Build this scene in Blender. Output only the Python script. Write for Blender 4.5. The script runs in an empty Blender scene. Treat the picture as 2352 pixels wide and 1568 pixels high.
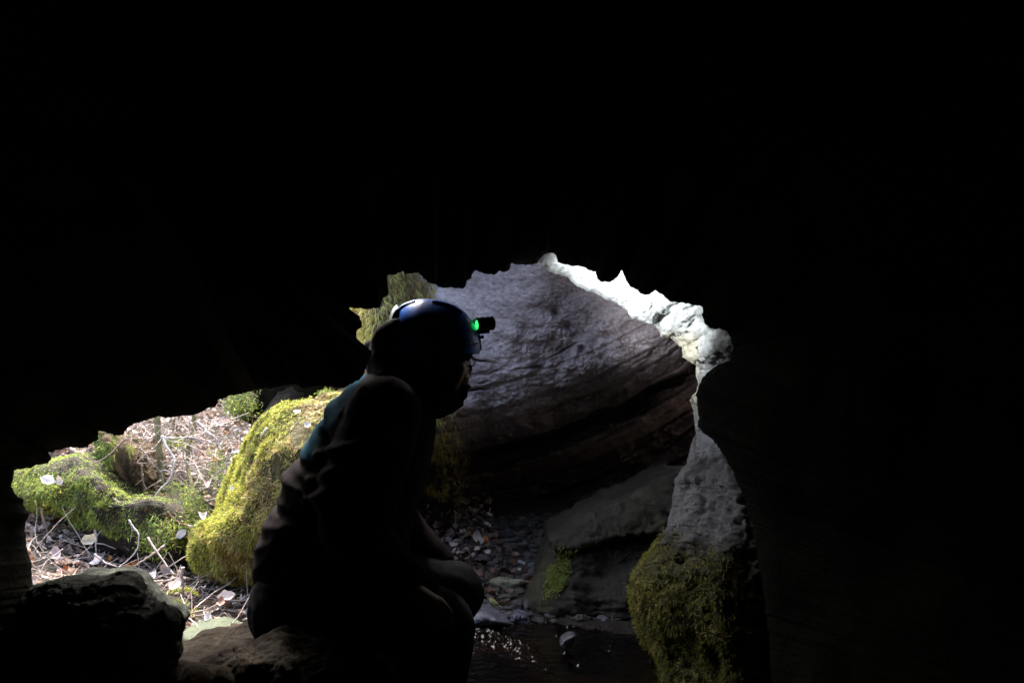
import bpy, math, random
import numpy as np
from mathutils import Vector
random.seed(7); rng = np.random.default_rng(7)
scene = bpy.context.scene
COL = scene.collection
CZ = 1.0                    # camera height
F = 995.6; K = 1024/2352    # focal length in render pixels; reading grid of the photograph to render pixels

# ------------------------------------------------------------------ camera, sky, sun, exposure
cam = bpy.data.cameras.new('camera'); camo = bpy.data.objects.new('camera', cam); COL.objects.link(camo)
camo.location = (0, 0, CZ); camo.rotation_euler = (math.pi/2, 0, 0)
cam.lens = 35; cam.sensor_width = 36; cam.clip_start = .05; cam.clip_end = 400
cam.dof.use_dof = True; cam.dof.focus_distance = 3.1; cam.dof.aperture_fstop = 5.6
scene.camera = camo
world = bpy.data.worlds.new('World'); scene.world = world; world.use_nodes = True
wn = world.node_tree; bg = wn.nodes['Background']
sky = wn.nodes.new('ShaderNodeTexSky'); sky.sky_type = 'NISHITA'; sky.sun_disc = False; sky.dust_density = 6; sky.air_density = 1.2; sky.ozone_density = .4
SUN_EL, SUN_AZ = math.radians(56), math.radians(-13)    # azimuth from +y towards +x
sky.sun_elevation = SUN_EL; sky.sun_rotation = SUN_AZ
wn.links.new(sky.outputs[0], bg.inputs[0]); bg.inputs[1].default_value = .13
sl = bpy.data.lights.new('sun', 'SUN'); sl.energy = 2.3; sl.angle = math.radians(10); sl.color = (1, .98, .94)
so = bpy.data.objects.new('sun', sl); COL.objects.link(so)
sdir = Vector((math.sin(SUN_AZ)*math.cos(SUN_EL), math.cos(SUN_AZ)*math.cos(SUN_EL), math.sin(SUN_EL)))
so.rotation_euler = sdir.to_track_quat('Z', 'Y').to_euler(); so.location = (-6, 8, 9)
scene.view_settings.view_transform = 'Standard'; scene.view_settings.look = 'None'
scene.view_settings.exposure = 2.8; scene.view_settings.gamma = 1
scene.render.engine = 'CYCLES'
scene.cycles.max_bounces = 6; scene.cycles.diffuse_bounces = 4

# ------------------------------------------------------------------ numeric helpers
def hsh(ix, iy, iz, seed):
    h = (ix.astype(np.int64)*374761393 + iy.astype(np.int64)*668265263 + iz.astype(np.int64)*2147483647 + seed*1274126177) & 0xffffffff
    h = ((h ^ (h >> 13))*1274126177) & 0xffffffff
    h = ((h ^ (h >> 16))*2246822519) & 0xffffffff
    return ((h ^ (h >> 15)) & 0xffffff)/float(0xffffff)
def vnoise(p, seed=0):
    i = np.floor(p).astype(np.int64); f = p-i; f = f*f*(3-2*f)
    r = 0
    for a in (0, 1):
        for b in (0, 1):
            for c in (0, 1):
                w = (f[..., 0] if a else 1-f[..., 0])*(f[..., 1] if b else 1-f[..., 1])*(f[..., 2] if c else 1-f[..., 2])
                r = r+w*hsh(i[..., 0]+a, i[..., 1]+b, i[..., 2]+c, seed)
    return r*2-1
def fbm(p, freq=1., octv=4, seed=0, ridged=False, gain=.5):
    r = 0; a = 1.; n = 0
    for k in range(octv):
        v = vnoise(p*freq+k*17.3, seed+k)
        if ridged: v = 1-2*np.abs(v)
        r = r+a*v; n += a; a *= gain; freq *= 2.03
    return r/n
def sst(a, b, x):
    t = np.clip((x-a)/(b-a), 0, 1); return t*t*(3-2*t)
def P(vx, vy, d):
    vx = np.asarray(vx, float); vy = np.asarray(vy, float); d = np.asarray(d, float)
    vx, vy, d = np.broadcast_arrays(vx, vy, d)
    return np.stack([(vx*K-512)/F*d, d, (341-vy*K)/F*d+CZ], -1)
def resample(pts, step, extra=None):
    pts = np.asarray(pts, float); s = np.r_[0, np.cumsum(np.hypot(*(pts[1:, :2]-pts[:-1, :2]).T))]
    n = max(2, int(s[-1]/step)); t = np.linspace(0, s[-1], n)
    out = np.stack([np.interp(t, s, pts[:, k]) for k in range(pts.shape[1])], -1)
    return out, t, s

# ------------------------------------------------------------------ object helpers
def mesh_obj(name, V, Fc, mat, parent=None, cols=None, smooth=True):
    me = bpy.data.meshes.new(name)
    V = np.asarray(V, float).reshape(-1, 3)
    Fc = [tuple(int(i) for i in f) for f in Fc] if not isinstance(Fc, np.ndarray) else Fc.tolist()
    me.from_pydata(V.tolist(), [], Fc)
    if smooth: me.polygons.foreach_set('use_smooth', [True]*len(me.polygons))
    if cols is not None:
        ca = me.color_attributes.new('tint', 'FLOAT_COLOR', 'POINT')
        c4 = np.ones((len(V), 4)); c4[:, :3] = cols; ca.data.foreach_set('color', c4.ravel())
    me.materials.append(mat)
    o = bpy.data.objects.new(name, me); COL.objects.link(o)
    if parent: o.parent = parent
    return o
def grid_faces(r, c, wrap=False):
    i, j = np.meshgrid(np.arange(r-1), np.arange(c if wrap else c-1), indexing='ij')
    j2 = (j+1) % c
    return np.stack([i*c+j, i*c+j2, (i+1)*c+j2, (i+1)*c+j], -1).reshape(-1, 4)
def grid_normals(G):
    du = np.gradient(G, axis=1); dv = np.gradient(G, axis=0)
    n = np.cross(du, dv); n /= np.linalg.norm(n, axis=-1, keepdims=True)+1e-9
    return n
def tag(o, label=None, cat=None, group=None, kind=None):
    if label: o['label'] = label
    if cat: o['category'] = cat
    if group: o['group'] = group
    if kind: o['kind'] = kind
    return o
def empty(name, loc, *a, **k):
    o = bpy.data.objects.new(name, None); COL.objects.link(o); o.location = loc; o.empty_display_size = .1
    return tag(o, *a, **k)
def keep(o, parent):          # parent without moving: the child keeps its world-space vertices
    o.parent = parent; o.matrix_parent_inverse = parent.matrix_basis.inverted() if parent.type != 'X' else o.matrix_parent_inverse
    pl = Vector(parent.location); o.matrix_parent_inverse = __import__('mathutils').Matrix.Translation(-pl)
    return o

# ------------------------------------------------------------------ materials
def newmat(name):
    m = bpy.data.materials.new(name); m.use_nodes = True
    return m, m.node_tree, m.node_tree.nodes['Principled BSDF']
def rock_mat(name, cols, scale=3., bump=.6, bscale=14., rough=.85, stretch=(1, 1, 1), rot=(0, 0, 0), spec=.3, fine=1., extra=None, tint=False, bdist=.02):
    m, nt, b = newmat(name); N = nt.nodes; L = nt.links
    tc = N.new('ShaderNodeTexCoord'); mp = N.new('ShaderNodeMapping'); L.new(tc.outputs['Object'], mp.inputs[0])
    mp.inputs['Scale'].default_value = stretch; mp.inputs['Rotation'].default_value = rot
    n1 = N.new('ShaderNodeTexNoise'); n1.inputs['Scale'].default_value = scale; n1.inputs['Detail'].default_value = 9; n1.inputs['Roughness'].default_value = .65
    n1.inputs['Distortion'].default_value = .6
    L.new(mp.outputs[0], n1.inputs['Vector'])
    cr = N.new('ShaderNodeValToRGB'); L.new(n1.outputs['Fac'], cr.inputs[0])
    e = cr.color_ramp.elements
    ps = np.linspace(.32, .68, len(cols))
    while len(e) < len(cols): e.new(.5)
    for k, c in enumerate(cols): e[k].position = ps[k]; e[k].color = (*c, 1)
    n2 = N.new('ShaderNodeTexNoise'); n2.inputs['Scale'].default_value = scale*16; n2.inputs['Detail'].default_value = 6; n2.inputs['Roughness'].default_value = .7
    L.new(mp.outputs[0], n2.inputs['Vector'])
    mr = N.new('ShaderNodeMapRange'); mr.inputs[1].default_value = .3; mr.inputs[2].default_value = .7; mr.inputs[3].default_value = .62; mr.inputs[4].default_value = 1.3
    L.new(n2.outputs['Fac'], mr.inputs[0])
    vm = N.new('ShaderNodeVectorMath'); vm.operation = 'SCALE'; L.new(cr.outputs[0], vm.inputs[0]); L.new(mr.outputs[0], vm.inputs['Scale'])
    out = vm.outputs[0]
    if tint:
        at = N.new('ShaderNodeAttribute'); at.attribute_name = 'tint'
        v2 = N.new('ShaderNodeVectorMath'); v2.operation = 'MULTIPLY'; L.new(out, v2.inputs[0]); L.new(at.outputs['Color'], v2.inputs[1]); out = v2.outputs[0]
    L.new(out, b.inputs['Base Color'])
    b.inputs['Roughness'].default_value = rough; b.inputs['Specular IOR Level'].default_value = spec
    n3 = N.new('ShaderNodeTexNoise'); n3.inputs['Scale'].default_value = bscale; n3.inputs['Detail'].default_value = 10; n3.inputs['Roughness'].default_value = .72
    L.new(mp.outputs[0], n3.inputs['Vector'])
    vo = N.new('ShaderNodeTexVoronoi'); vo.inputs['Scale'].default_value = bscale*2.3; L.new(mp.outputs[0], vo.inputs['Vector'])
    ad = N.new('ShaderNodeMath'); ad.operation = 'MULTIPLY_ADD'; L.new(vo.outputs[0], ad.inputs[0]); ad.inputs[1].default_value = .25*fine; L.new(n3.outputs['Fac'], ad.inputs[2])
    bp = N.new('ShaderNodeBump'); bp.inputs['Strength'].default_value = bump; bp.inputs['Distance'].default_value = bdist
    L.new(ad.outputs[0], bp.inputs['Height']); L.new(bp.outputs[0], b.inputs['Normal'])
    return m
def tint_mat(name, rough=.8, trans=0., spec=.2, noise=.0):
    m, nt, b = newmat(name); N = nt.nodes; L = nt.links
    at = N.new('ShaderNodeAttribute'); at.attribute_name = 'tint'
    L.new(at.outputs['Color'], b.inputs['Base Color']); b.inputs['Roughness'].default_value = rough
    b.inputs['Specular IOR Level'].default_value = spec
    if noise:
        n = N.new('ShaderNodeTexNoise'); n.inputs['Scale'].default_value = 160; n.inputs['Detail'].default_value = 4
        tc = N.new('ShaderNodeTexCoord'); L.new(tc.outputs['Object'], n.inputs['Vector'])
        mr = N.new('ShaderNodeMapRange'); mr.inputs[3].default_value = 1-noise; mr.inputs[4].default_value = 1+noise; L.new(n.outputs['Fac'], mr.inputs[0])
        vm = N.new('ShaderNodeVectorMath'); vm.operation = 'SCALE'; L.new(at.outputs['Color'], vm.inputs[0]); L.new(mr.outputs[0], vm.inputs['Scale'])
        L.new(vm.outputs[0], b.inputs['Base Color'])
    if trans:
        t = N.new('ShaderNodeBsdfTranslucent'); L.new(at.outputs['Color'], t.inputs['Color'])
        mx = N.new('ShaderNodeMixShader'); mx.inputs[0].default_value = trans
        L.new(b.outputs[0], mx.inputs[1]); L.new(t.outputs[0], mx.inputs[2]); L.new(mx.outputs[0], N['Material Output'].inputs[0])
    return m
def plain_mat(name, col, rough=.6, metal=0., coat=0., spec=.5, bump=0., bscale=300.):
    m, nt, b = newmat(name); N = nt.nodes; L = nt.links
    tc = N.new('ShaderNodeTexCoord'); n = N.new('ShaderNodeTexNoise'); n.inputs['Scale'].default_value = bscale*.1; n.inputs['Detail'].default_value = 5
    L.new(tc.outputs['Object'], n.inputs['Vector'])
    mr = N.new('ShaderNodeMapRange'); mr.inputs[3].default_value = .8; mr.inputs[4].default_value = 1.2; L.new(n.outputs['Fac'], mr.inputs[0])
    vm = N.new('ShaderNodeVectorMath'); vm.operation = 'SCALE'; vm.inputs[0].default_value = col; L.new(mr.outputs[0], vm.inputs['Scale'])
    L.new(vm.outputs[0], b.inputs['Base Color'])
    b.inputs['Roughness'].default_value = rough; b.inputs['Metallic'].default_value = metal; b.inputs['Coat Weight'].default_value = coat
    b.inputs['Specular IOR Level'].default_value = spec; b.inputs['Coat Roughness'].default_value = .12
    if bump:
        n2 = N.new('ShaderNodeTexNoise'); n2.inputs['Scale'].default_value = bscale; L.new(tc.outputs['Object'], n2.inputs['Vector'])
        bp = N.new('ShaderNodeBump'); bp.inputs['Strength'].default_value = bump; bp.inputs['Distance'].default_value = .002
        L.new(n2.outputs['Fac'], bp.inputs['Height']); L.new(bp.outputs[0], b.inputs['Normal'])
    return m
M = {}
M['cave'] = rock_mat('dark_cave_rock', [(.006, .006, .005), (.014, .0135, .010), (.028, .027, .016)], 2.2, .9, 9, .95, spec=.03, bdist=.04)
M['wall'] = rock_mat('lavender_sandstone', [(.24, .19, .195), (.42, .345, .36), (.60, .505, .53)], 2.6, .8, 17, .9, stretch=(1, 1, 1.6), rot=(0, math.radians(-14), 0), tint=True, bdist=.022)
M['pale'] = rock_mat('pale_side_rock', [(.30, .30, .29), (.50, .50, .49), (.66, .66, .64)], 4., .8, 24, .9, tint=True, bdist=.02)
M['slab'] = rock_mat('slab_rock', [(.09, .085, .075), (.17, .16, .135), (.24, .23, .18)], 3., .8, 14, .75, tint=True)
M['boulder'] = rock_mat('dark_boulder_rock', [(.020, .021, .020), (.055, .06, .052), (.12, .14, .10)], 4., 1., 12, .95, spec=.04, bdist=.03)
M['brown'] = rock_mat('brown_rock', [(.006, .0045, .003), (.015, .0115, .008), (.032, .025, .018)], 5., 1., 18, .95, spec=.04, bdist=.03)
M['stone'] = rock_mat('grey_stone', [(.22, .22, .22), (.36, .36, .36), (.48, .48, .46)], 8., .7, 30, .75, tint=True)
M['wet'] = rock_mat('wet_stone', [(.06, .06, .065), (.11, .11, .12), (.16, .16, .17)], 8., .6, 30, .25, tint=True, spec=.6)
M['soil'] = rock_mat('dark_soil', [(.012, .009, .007), (.03, .023, .017), (.065, .05, .036)], 9., 1., 30, .95, bdist=.03)
M['mossy_rock'] = rock_mat('moss_covered_rock', [(.04, .037, .012), (.085, .07, .025), (.14, .12, .06)], 5., 1., 22, .95, bdist=.03)
M['moss'] = tint_mat('moss_fronds', .75, .3)
M['leaf'] = tint_mat('dead_leaf', .7, .15, .3, .25)
M['twig'] = tint_mat('twig_bark', .8, 0, .3, .35)
# rotten wood
M['wood'] = rock_mat('rotten_wood', [(.014, .009, .005), (.085, .05, .022), (.17, .105, .05)], 6., 1., 14, .9, stretch=(5, 5, .7), rot=(0, math.radians(32), 0), bdist=.03)
M['bark'] = rock_mat('greenish_bark', [(.15, .135, .08), (.29, .27, .17), (.44, .41, .28)], 12., .8, 50, .9, stretch=(1, 1, .4), tint=True)

# ------------------------------------------------------------------ generic rock builders
def rail_rock(name, rail, targets, rows, mat, step=7, jag=(3., .05), seed=3, disp=(.04, 2.5), rough=None, radial=None, tintf=None, world_rows=None, ends_down=True):
    """surface swept from an edge line (grid x, grid y, distance) to a second line; rows = list of (share of the way, distance offset or function)"""
    rail = np.asarray(rail, float)
    r, t, s = resample(rail, step)
    ti = np.asarray([q[0] for q in targets]); tp = np.asarray([[q[1], q[2]] for q in targets], float)
    st = s[ti]
    T = np.stack([np.interp(t, st, tp[:, k]) for k in (0, 1)], -1)
    jp = np.stack([r[:, 0]*jag[1], r[:, 1]*jag[1], r[:, 0]*0], -1)
    r[:, 0] += jag[0]*fbm(jp, 1, 4, seed, gain=.7); r[:, 1] += jag[0]*fbm(jp+50, 1, 4, seed+9, gain=.7)
    for k_ in (0, 1): r[:, k_] += jag[0]*.45*fbm(np.stack([r[:, 0]*.22, r[:, 1]*.22, r[:, 0]*0+k_*9], -1), 1, 3, seed+60, gain=.75)
    G = []; SH = []
    for sh, dd in rows:
        pos = r[:, :2]+(T-r[:, :2])*abs(sh)
        d = dd(r[:, 2], t/t[-1])
        G.append(P(pos[:, 0], pos[:, 1], d)); SH.append(sh)
    G = np.stack(G)
    if world_rows:
        for fn in world_rows: G = np.concatenate([G, fn(G[-1])[None]])
    n = grid_normals(G)
    if radial is not None: n = unit(G-np.array(radial))
    amp = np.full(G.shape[:2], disp[0]); k0 = [i for i, q in enumerate(rows) if q[0] == 0][0]
    dist = np.abs(np.arange(G.shape[0])-k0); amp *= np.clip(dist/6., 0, 1)[:, None]
    G = G+n*(amp*(fbm(G, disp[1], 5, seed+20, ridged=True)*.6+fbm(G, disp[1]*.4, 3, seed+31)*1.2))[..., None]
    if rough is not None: G = G+n*(rough(G)*np.clip(dist/4., 0, 1)[:, None])[..., None]
    if ends_down:
        b = G[:, -1:].copy(); b[..., 2] = -.35; G = np.concatenate([G, b], 1)
    if ends_down == 2:
        a = G[:, :1].copy(); a[..., 2] = -.35; G = np.concatenate([a, G], 1)
    c = None
    if tintf is not None: c = tintf(G).reshape(-1, 3)
    o = mesh_obj(name, G.reshape(-1, 3), grid_faces(*G.shape[:2]), mat, cols=c)
    return o, G
def smooth_rows(keys, n):
    ks = np.asarray(keys, float); u = np.linspace(0, len(keys)-1, n)
    return np.stack([np.interp(u, np.arange(len(keys)), ks[:, k]) for k in range(ks.shape[1])], -1)
def polar_radius(poly, cx, cy, th):
    poly = np.asarray(poly, float); out = np.zeros(len(th))
    for i in range(len(poly)):
        a = poly[i]-(cx, cy); b = poly[(i+1) % len(poly)]-(cx, cy); e = b-a
        dx, dy = np.cos(th), np.sin(th)
        den = dx*e[1]-dy*e[0]; den = np.where(np.abs(den) < 1e-9, 1e-9, den)
        rr = (a[0]*e[1]-a[1]*e[0])/den; u = (a[0]*dy-a[1]*dx)/den
        ok = (rr > 0) & (u >= -1e-6) & (u <= 1+1e-6)
        out = np.where(ok, np.maximum(out, rr), out)
    return out
def pillow(name, poly, d0, tf, tb, mat, n=160, rings=36, slope=(0, 0), power=2.4, disp=(.03, 5.), jag=2., seed=1, c=None, tintf=None, parent=None, ledge=None, strat=None):
    """closed boulder: its outline at distance d0, bulging tf towards and tb away from the viewer"""
    poly = np.asarray(poly, float)
    cx, cy = c if c else poly.mean(0)
    th = np.linspace(0, 2*math.pi, n, endpoint=False)
    R = polar_radius(poly, cx, cy, th)
    R = (R+np.roll(R, 1)*.5+np.roll(R, -1)*.5)/2
    R = R+jag*fbm(np.stack([np.cos(th)*4, np.sin(th)*4, th*0+seed], -1), 1.6, 4, seed, gain=.7)
    tt = np.linspace(0, math.pi, rings*2+1)[1:-1]; G = []
    for q in tt:
        rr = math.sin(q); e = math.cos(q)
        rr = rr**(2/power); dz = -math.copysign(abs(e)**(2/power), e)*(tf if e > 0 else tb)
        x = cx+np.cos(th)*R*rr; y = cy+np.sin(th)*R*rr
        d = d0+slope[0]*(x-cx)+slope[1]*(y-cy)+dz
        if ledge is not None: d = d+ledge(x, y)*(1 if e > 0 else 0)*(1-rr**6)
        # the outline is laid out at the boulder's own distance so that it has its true size
        base = P(x, y, d0+slope[0]*(x-cx)+slope[1]*(y-cy)); dd = d-base[..., 1]
        base[..., 1] += dd; base[..., 0] += (x*K-512)/F*dd*(.0 if e < 0 else 1); base[..., 2] += (341-y*K)/F*dd*(.0 if e < 0 else 1)
        G.append(base)
    G = np.stack(G); nrm = grid_normals(G)
    cen = G.reshape(-1, 3).mean(0); sg = np.sign(((G-cen)*nrm).sum(-1).mean()); nrm *= sg
    w = np.abs(np.cos(tt))[:, None]**.5
    dsp = disp[0]*(fbm(G, disp[1], 5, seed, gain=.55)+.6*fbm(G, disp[1]*1.7, 4, seed+5, ridged=True))
    if strat: dsp = dsp+strat(G)
    G = G+nrm*(dsp*w)[..., None]
    nr, nc = G.shape[:2]
    V = np.concatenate([G.reshape(-1, 3), G[0].mean(0)[None], G[-1].mean(0)[None]])
    fc = grid_faces(nr, nc, True).tolist()
    a, b = nr*nc, nr*nc+1
    fc += [(a, (j+1) % nc, j) for j in range(nc)]+[(b, (nr-1)*nc+j, (nr-1)*nc+(j+1) % nc) for j in range(nc)]
    if sg > 0: fc = [tuple(reversed(f)) for f in fc]
    co = tintf(V) if tintf is not None else (np.ones((len(V), 3)) if mat.node_tree.nodes.get('Attribute') else None)
    o = mesh_obj(name, V, fc, mat, parent, cols=co)
    return o, G, nrm
def proj(p):
    p = np.asarray(p); d = np.maximum(p[..., 1], .1)
    return (p[..., 0]/d*F+512)/K, (341-(p[..., 2]-CZ)/d*F)/K

# ------------------------------------------------------------------ batches of small shapes
class Batch:
    def __init__(s): s.V = []; s.F = []; s.C = []; s.n = 0
    def add(s, V, F_, C):
        s.V.append(V.reshape(-1, 3)); s.F.append(F_+s.n); s.C.append(C.reshape(-1, 3)); s.n += V.reshape(-1, 3).shape[0]
    def build(s, name, mat, parent=None, smooth=True):
        fs = []
        for f in s.F: fs += f.tolist()
        return mesh_obj(name, np.concatenate(s.V), fs, mat, parent, np.concatenate(s.C), smooth)
def unit(v): return v/(np.linalg.norm(v, axis=-1, keepdims=True)+1e-9)
def fronds(B, pts, nrm, size, cols, droop=.6, out=.6, width=.16, seg=3, spread=1.):
    n = len(pts)
    t = rng.normal(size=(n, 3)); t -= (t*nrm).sum(-1, keepdims=True)*nrm; t = unit(t)
    d = unit(nrm*out+t*spread+np.array([0, 0, -1.])*droop*rng.uniform(.3, 1.2, (n, 1)))
    side = unit(np.cross(d, nrm+rng.normal(size=(n, 3))*.5))
    size = size[:, None]
    V = []; p = pts.copy(); ws = [1, .95, .6, .08][:seg+1] if seg == 3 else [1, .8, .1]
    for k in range(seg+1):
        w = width*size*ws[k]*.5
        V.append(p-side*w); V.append(p+side*w)
        d = unit(d+np.array([0, 0, -.35])*droop+rng.normal(size=(n, 3))*.12); p = p+d*size/seg
    V = np.stack(V, 1)
    base = np.arange(n)[:, None]*(2*(seg+1))
    f = np.concatenate([base+np.array([2*k, 2*k+1, 2*k+3, 2*k+2]) for k in range(seg)], 0)
    C = np.repeat(cols[:, None], 2*(seg+1), 1)
    B.add(V, f, C)
def sample_grid(G, nrm, n, mask=None, front=True):
    """random points on a grid surface, weighted by area; mask(points) gives chances"""
    r, c = G.shape[:2]
    A = np.linalg.norm(np.cross(G[1:, :-1]-G[:-1, :-1], G[:-1, 1:]-G[:-1, :-1]), axis=-1)
    if front: A = A*((nrm[:-1, :-1, 1] < .45))
    Cn = G[:-1, :-1]
    if mask is not None: A = A*mask(Cn)
    A = A.ravel(); A = np.clip(A, 0, None); A /= A.sum()
    k = rng.choice(len(A), n, p=A); i, j = np.divmod(k, c-1)
    u, v = rng.random((2, n, 1))
    p = G[i, j]*(1-u)*(1-v)+G[i+1, j]*u*(1-v)+G[i, j+1]*(1-u)*v+G[i+1, j+1]*u*v
    return p, nrm[i, j]
def mixcol(a, b, t): return np.asarray(a)*(1-t)+np.asarray(b)*t
YG = np.array([.38, .39, .07]); GR = np.array([.15, .21, .045]); DG = np.array([.05, .085, .025]); OC = np.array([.36, .26, .09]); BR = np.array([.16, .11, .05]); OL = np.array([.25, .24, .09]); PA = np.array([.52, .5, .28])
def moss_cols(p, pal, seed, f=3.5):
    a = (fbm(p, f, 3, seed)+1)/2; b = rng.random(len(p))
    t = np.clip((a-.5)*2.2+.5+(b-.5)*.7, 0, .999)*(len(pal)-1)
    i = t.astype(int); fr = (t-i)[:, None]; pal = np.asarray(pal)
    return (pal[i]*(1-fr)+pal[np.minimum(i+1, len(pal)-1)]*fr)*rng.uniform(.75, 1.25, (len(p), 1))
LEAFC = np.array([(.50, .38, .33), (.60, .48, .43), (.34, .22, .16), (.20, .11, .07), (.66, .57, .54), (.42, .28, .21), (.27, .16, .10), (.50, .40, .38), (.42, .15, .035)])
LEAFP = np.array([.18, .14, .16, .12, .1, .12, .08, .08, .02])
def leaf_shape(p, n, size, col, curl=None, seed=None):
    n = unit(np.asarray(n, float)); a = rng.normal(size=3); a -= a@n*n; a = unit(a); b = np.cross(n, a)
    u = np.linspace(-1, 1, 6); v = np.linspace(-1, 1, 5); U, W = np.meshgrid(u, v, indexing='ij')
    wd = rng.uniform(.5, .8)*np.sqrt(np.clip(1-np.abs(U)**rng.uniform(1.5, 2.4), .003, 1))*(1+.2*rng.normal(size=U.shape)*(abs(W) > .6))
    X = U; Y = W*wd
    c1, c2 = (rng.uniform(-.9, 1.3), rng.uniform(-.8, 1.)) if curl is None else curl
    Z = c1*Y**2+c2*X**2*.7+.12*rng.normal()*X*Y+.05*rng.normal(size=U.shape)+.05*np.abs(W)
    V = p+size*(X[..., None]*a+Y[..., None]*b+Z[..., None]*n)
    return V, grid_faces(6, 5), np.broadcast_to(col, V.shape)*(1-.18*(np.abs(W) < .1)[..., None])
def tube(pts, radii, sides=7, wob=0.):
    pts = np.asarray(pts, float); m = len(pts)
    T = unit(np.gradient(pts, axis=0)); ref = np.array([.13, .97, .2])
    a = unit(np.cross(T, ref)); b = np.cross(T, a)
    th = np.linspace(0, 2*math.pi, sides, endpoint=False)
    radii = np.broadcast_to(radii, (m,))[:, None, None]
    G = pts[:, None]+radii*(np.cos(th)[None, :, None]*a[:, None]+np.sin(th)[None, :, None]*b[:, None])
    if wob: G += wob*rng.normal(size=G.shape)
    V = np.concatenate([G.reshape(-1, 3), pts[:1], pts[-1:]])
    f = grid_faces(m, sides, True).tolist(); k = m*sides
    return V, f+[(k, (j+1) % sides, j) for j in range(sides)]+[(k+1, (m-1)*sides+j, (m-1)*sides+(j+1) % sides) for j in range(sides)]
def spline(pts, n):
    pts = np.asarray(pts, float); m = len(pts); u = np.linspace(0, m-1, n); i = np.minimum(u.astype(int), m-2); t = (u-i)[:, None]
    g = np.gradient(pts, axis=0); p0, p1, g0, g1 = pts[i], pts[i+1], g[i], g[i+1]
    return (2*t**3-3*t**2+1)*p0+(t**3-2*t**2+t)*g0+(-2*t**3+3*t**2)*p1+(t**3-t**2)*g1

# ================================================================== GROUND AND WATER
def zg(x, y):
    """ground height, metres"""
    left = sst(-.25, -.75, x)
    ye = y+.10*(x+1.4)
    z = -.95+left*(sst(4.4, 4.95, ye)*.24+np.clip(y-4.7, 0, 9)*.17+np.clip(y-6.2, 0, 9)*.3)
    z = z+.12*sst(-1.3, -2.4, x)*sst(2.8, 4.2, y)
    sh = sst(-.35, .05, x)
    pool = sh*sst(3.52, 3.36, y+.10*np.sin(x*5)+.12*sst(.1, .5, x))
    z = z-.10*pool+(1-left)*sst(3.45, 4.4, y)*.09
    z = z-.05*sst(2.2, 1.6, y)
    p = np.stack([x, y, 0*x], -1)
    z = z+.018*fbm(p, 6, 4, 5)+left*.035*fbm(p, 2.5, 3, 8)*sst(3, 4, y)
    return z+CZ
gx = np.concatenate([-np.geomspace(40, 4.2, 14), np.linspace(-4, 3, 320), np.geomspace(3.2, 40, 14)])
gy = np.concatenate([-np.geomspace(40, 1.2, 10), np.linspace(-1, 1.9, 25), np.linspace(2, 7.5, 300), np.geomspace(7.6, 60, 16)])
GX, GY = np.meshgrid(gx, gy)
GZ = zg(GX, GY); GZ = np.minimum(GZ, 3.2+CZ)
tag(mesh_obj('ground', np.stack([GX, GY, GZ], -1), grid_faces(len(gy), len(gx)), M['soil']), kind='structure')

wx = np.concatenate([np.linspace(-.9, -.15, 30), np.linspace(-.14, .42, 170), np.linspace(.43, 1.6, 60)]); wy = np.concatenate([np.linspace(1.2, 2.7, 30), np.linspace(2.705, 3.62, 230)]); WX, WY = np.meshgrid(wx, wy)
wp = np.stack([WX, WY, WX*0], -1)
wu, wv = proj(np.stack([WX, WY, WX*0+CZ-.965], -1))
riff = np.exp(-(((wu-1150)*.5)/46)**4-((wv-(1474+.42*(wu-1150)))/27)**4)
for x_, y_, a_, b_ in [(1405, 1471, 6, 3), (1403, 1483, 5, 3), (1396, 1494, 7, 3), (1361, 1506, 5, 3), (1342, 1511, 6, 3), (1330, 1527, 6, 3), (1201, 1517, 16, 4), (1255, 1537, 6, 3), (1445, 1475, 26, 5), (1492, 1524, 16, 7), (1250, 1432, 30, 5), (1310, 1441, 40, 4), (1390, 1446, 40, 4), (1160, 1441, 20, 4), (1300, 1500, 6, 3), (1280, 1460, 6, 3)]:
    riff = np.maximum(riff, np.exp(-((wu-x_)/a_)**2-((wv-y_)/b_)**2))
WZ = CZ-.965+.0015*fbm(wp*np.array([1, 1.6, 1]), 14, 3, 4)+riff*(.016*np.abs(fbm(wp, 36, 3, 9, gain=.7))+.012*np.abs(fbm(wp, 75, 2, 19)))
m, nt, b = newmat('stream_water'); N = nt.nodes; L = nt.links
b.inputs['Base Color'].default_value = (.01, .006, .004, 1); b.inputs['Roughness'].default_value = .06; b.inputs['IOR'].default_value = 1.33; b.inputs['Specular IOR Level'].default_value = .6
tc = N.new('ShaderNodeTexCoord'); n1 = N.new('ShaderNodeTexNoise'); n1.inputs['Scale'].default_value = 22; n1.inputs['Detail'].default_value = 5; L.new(tc.outputs['Object'], n1.inputs['Vector'])
bp = N.new('ShaderNodeBump'); bp.inputs['Strength'].default_value = .6; bp.inputs['Distance'].default_value = .012; L.new(n1.outputs['Fac'], bp.inputs['Height']); L.new(bp.outputs[0], b.inputs['Normal'])
n2 = N.new('ShaderNodeTexNoise'); n2.inputs['Scale'].default_value = 3; L.new(tc.outputs['Object'], n2.inputs['Vector'])
cr = N.new('ShaderNodeValToRGB'); cr.color_ramp.elements[0].color = (.001, .001, .001, 1); cr.color_ramp.elements[0].position = .4; cr.color_ramp.elements[1].color = (.006, .003, .0015, 1); cr.color_ramp.elements[1].position = .65
L.new(n2.outputs['Fac'], cr.inputs[0]); L.new(cr.outputs[0], b.inputs['Base Color'])
M['water'] = m
tag(mesh_obj('water', np.stack([WX, WY, WZ], -1), grid_faces(260, 260), M['water']), kind='structure')

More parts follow.
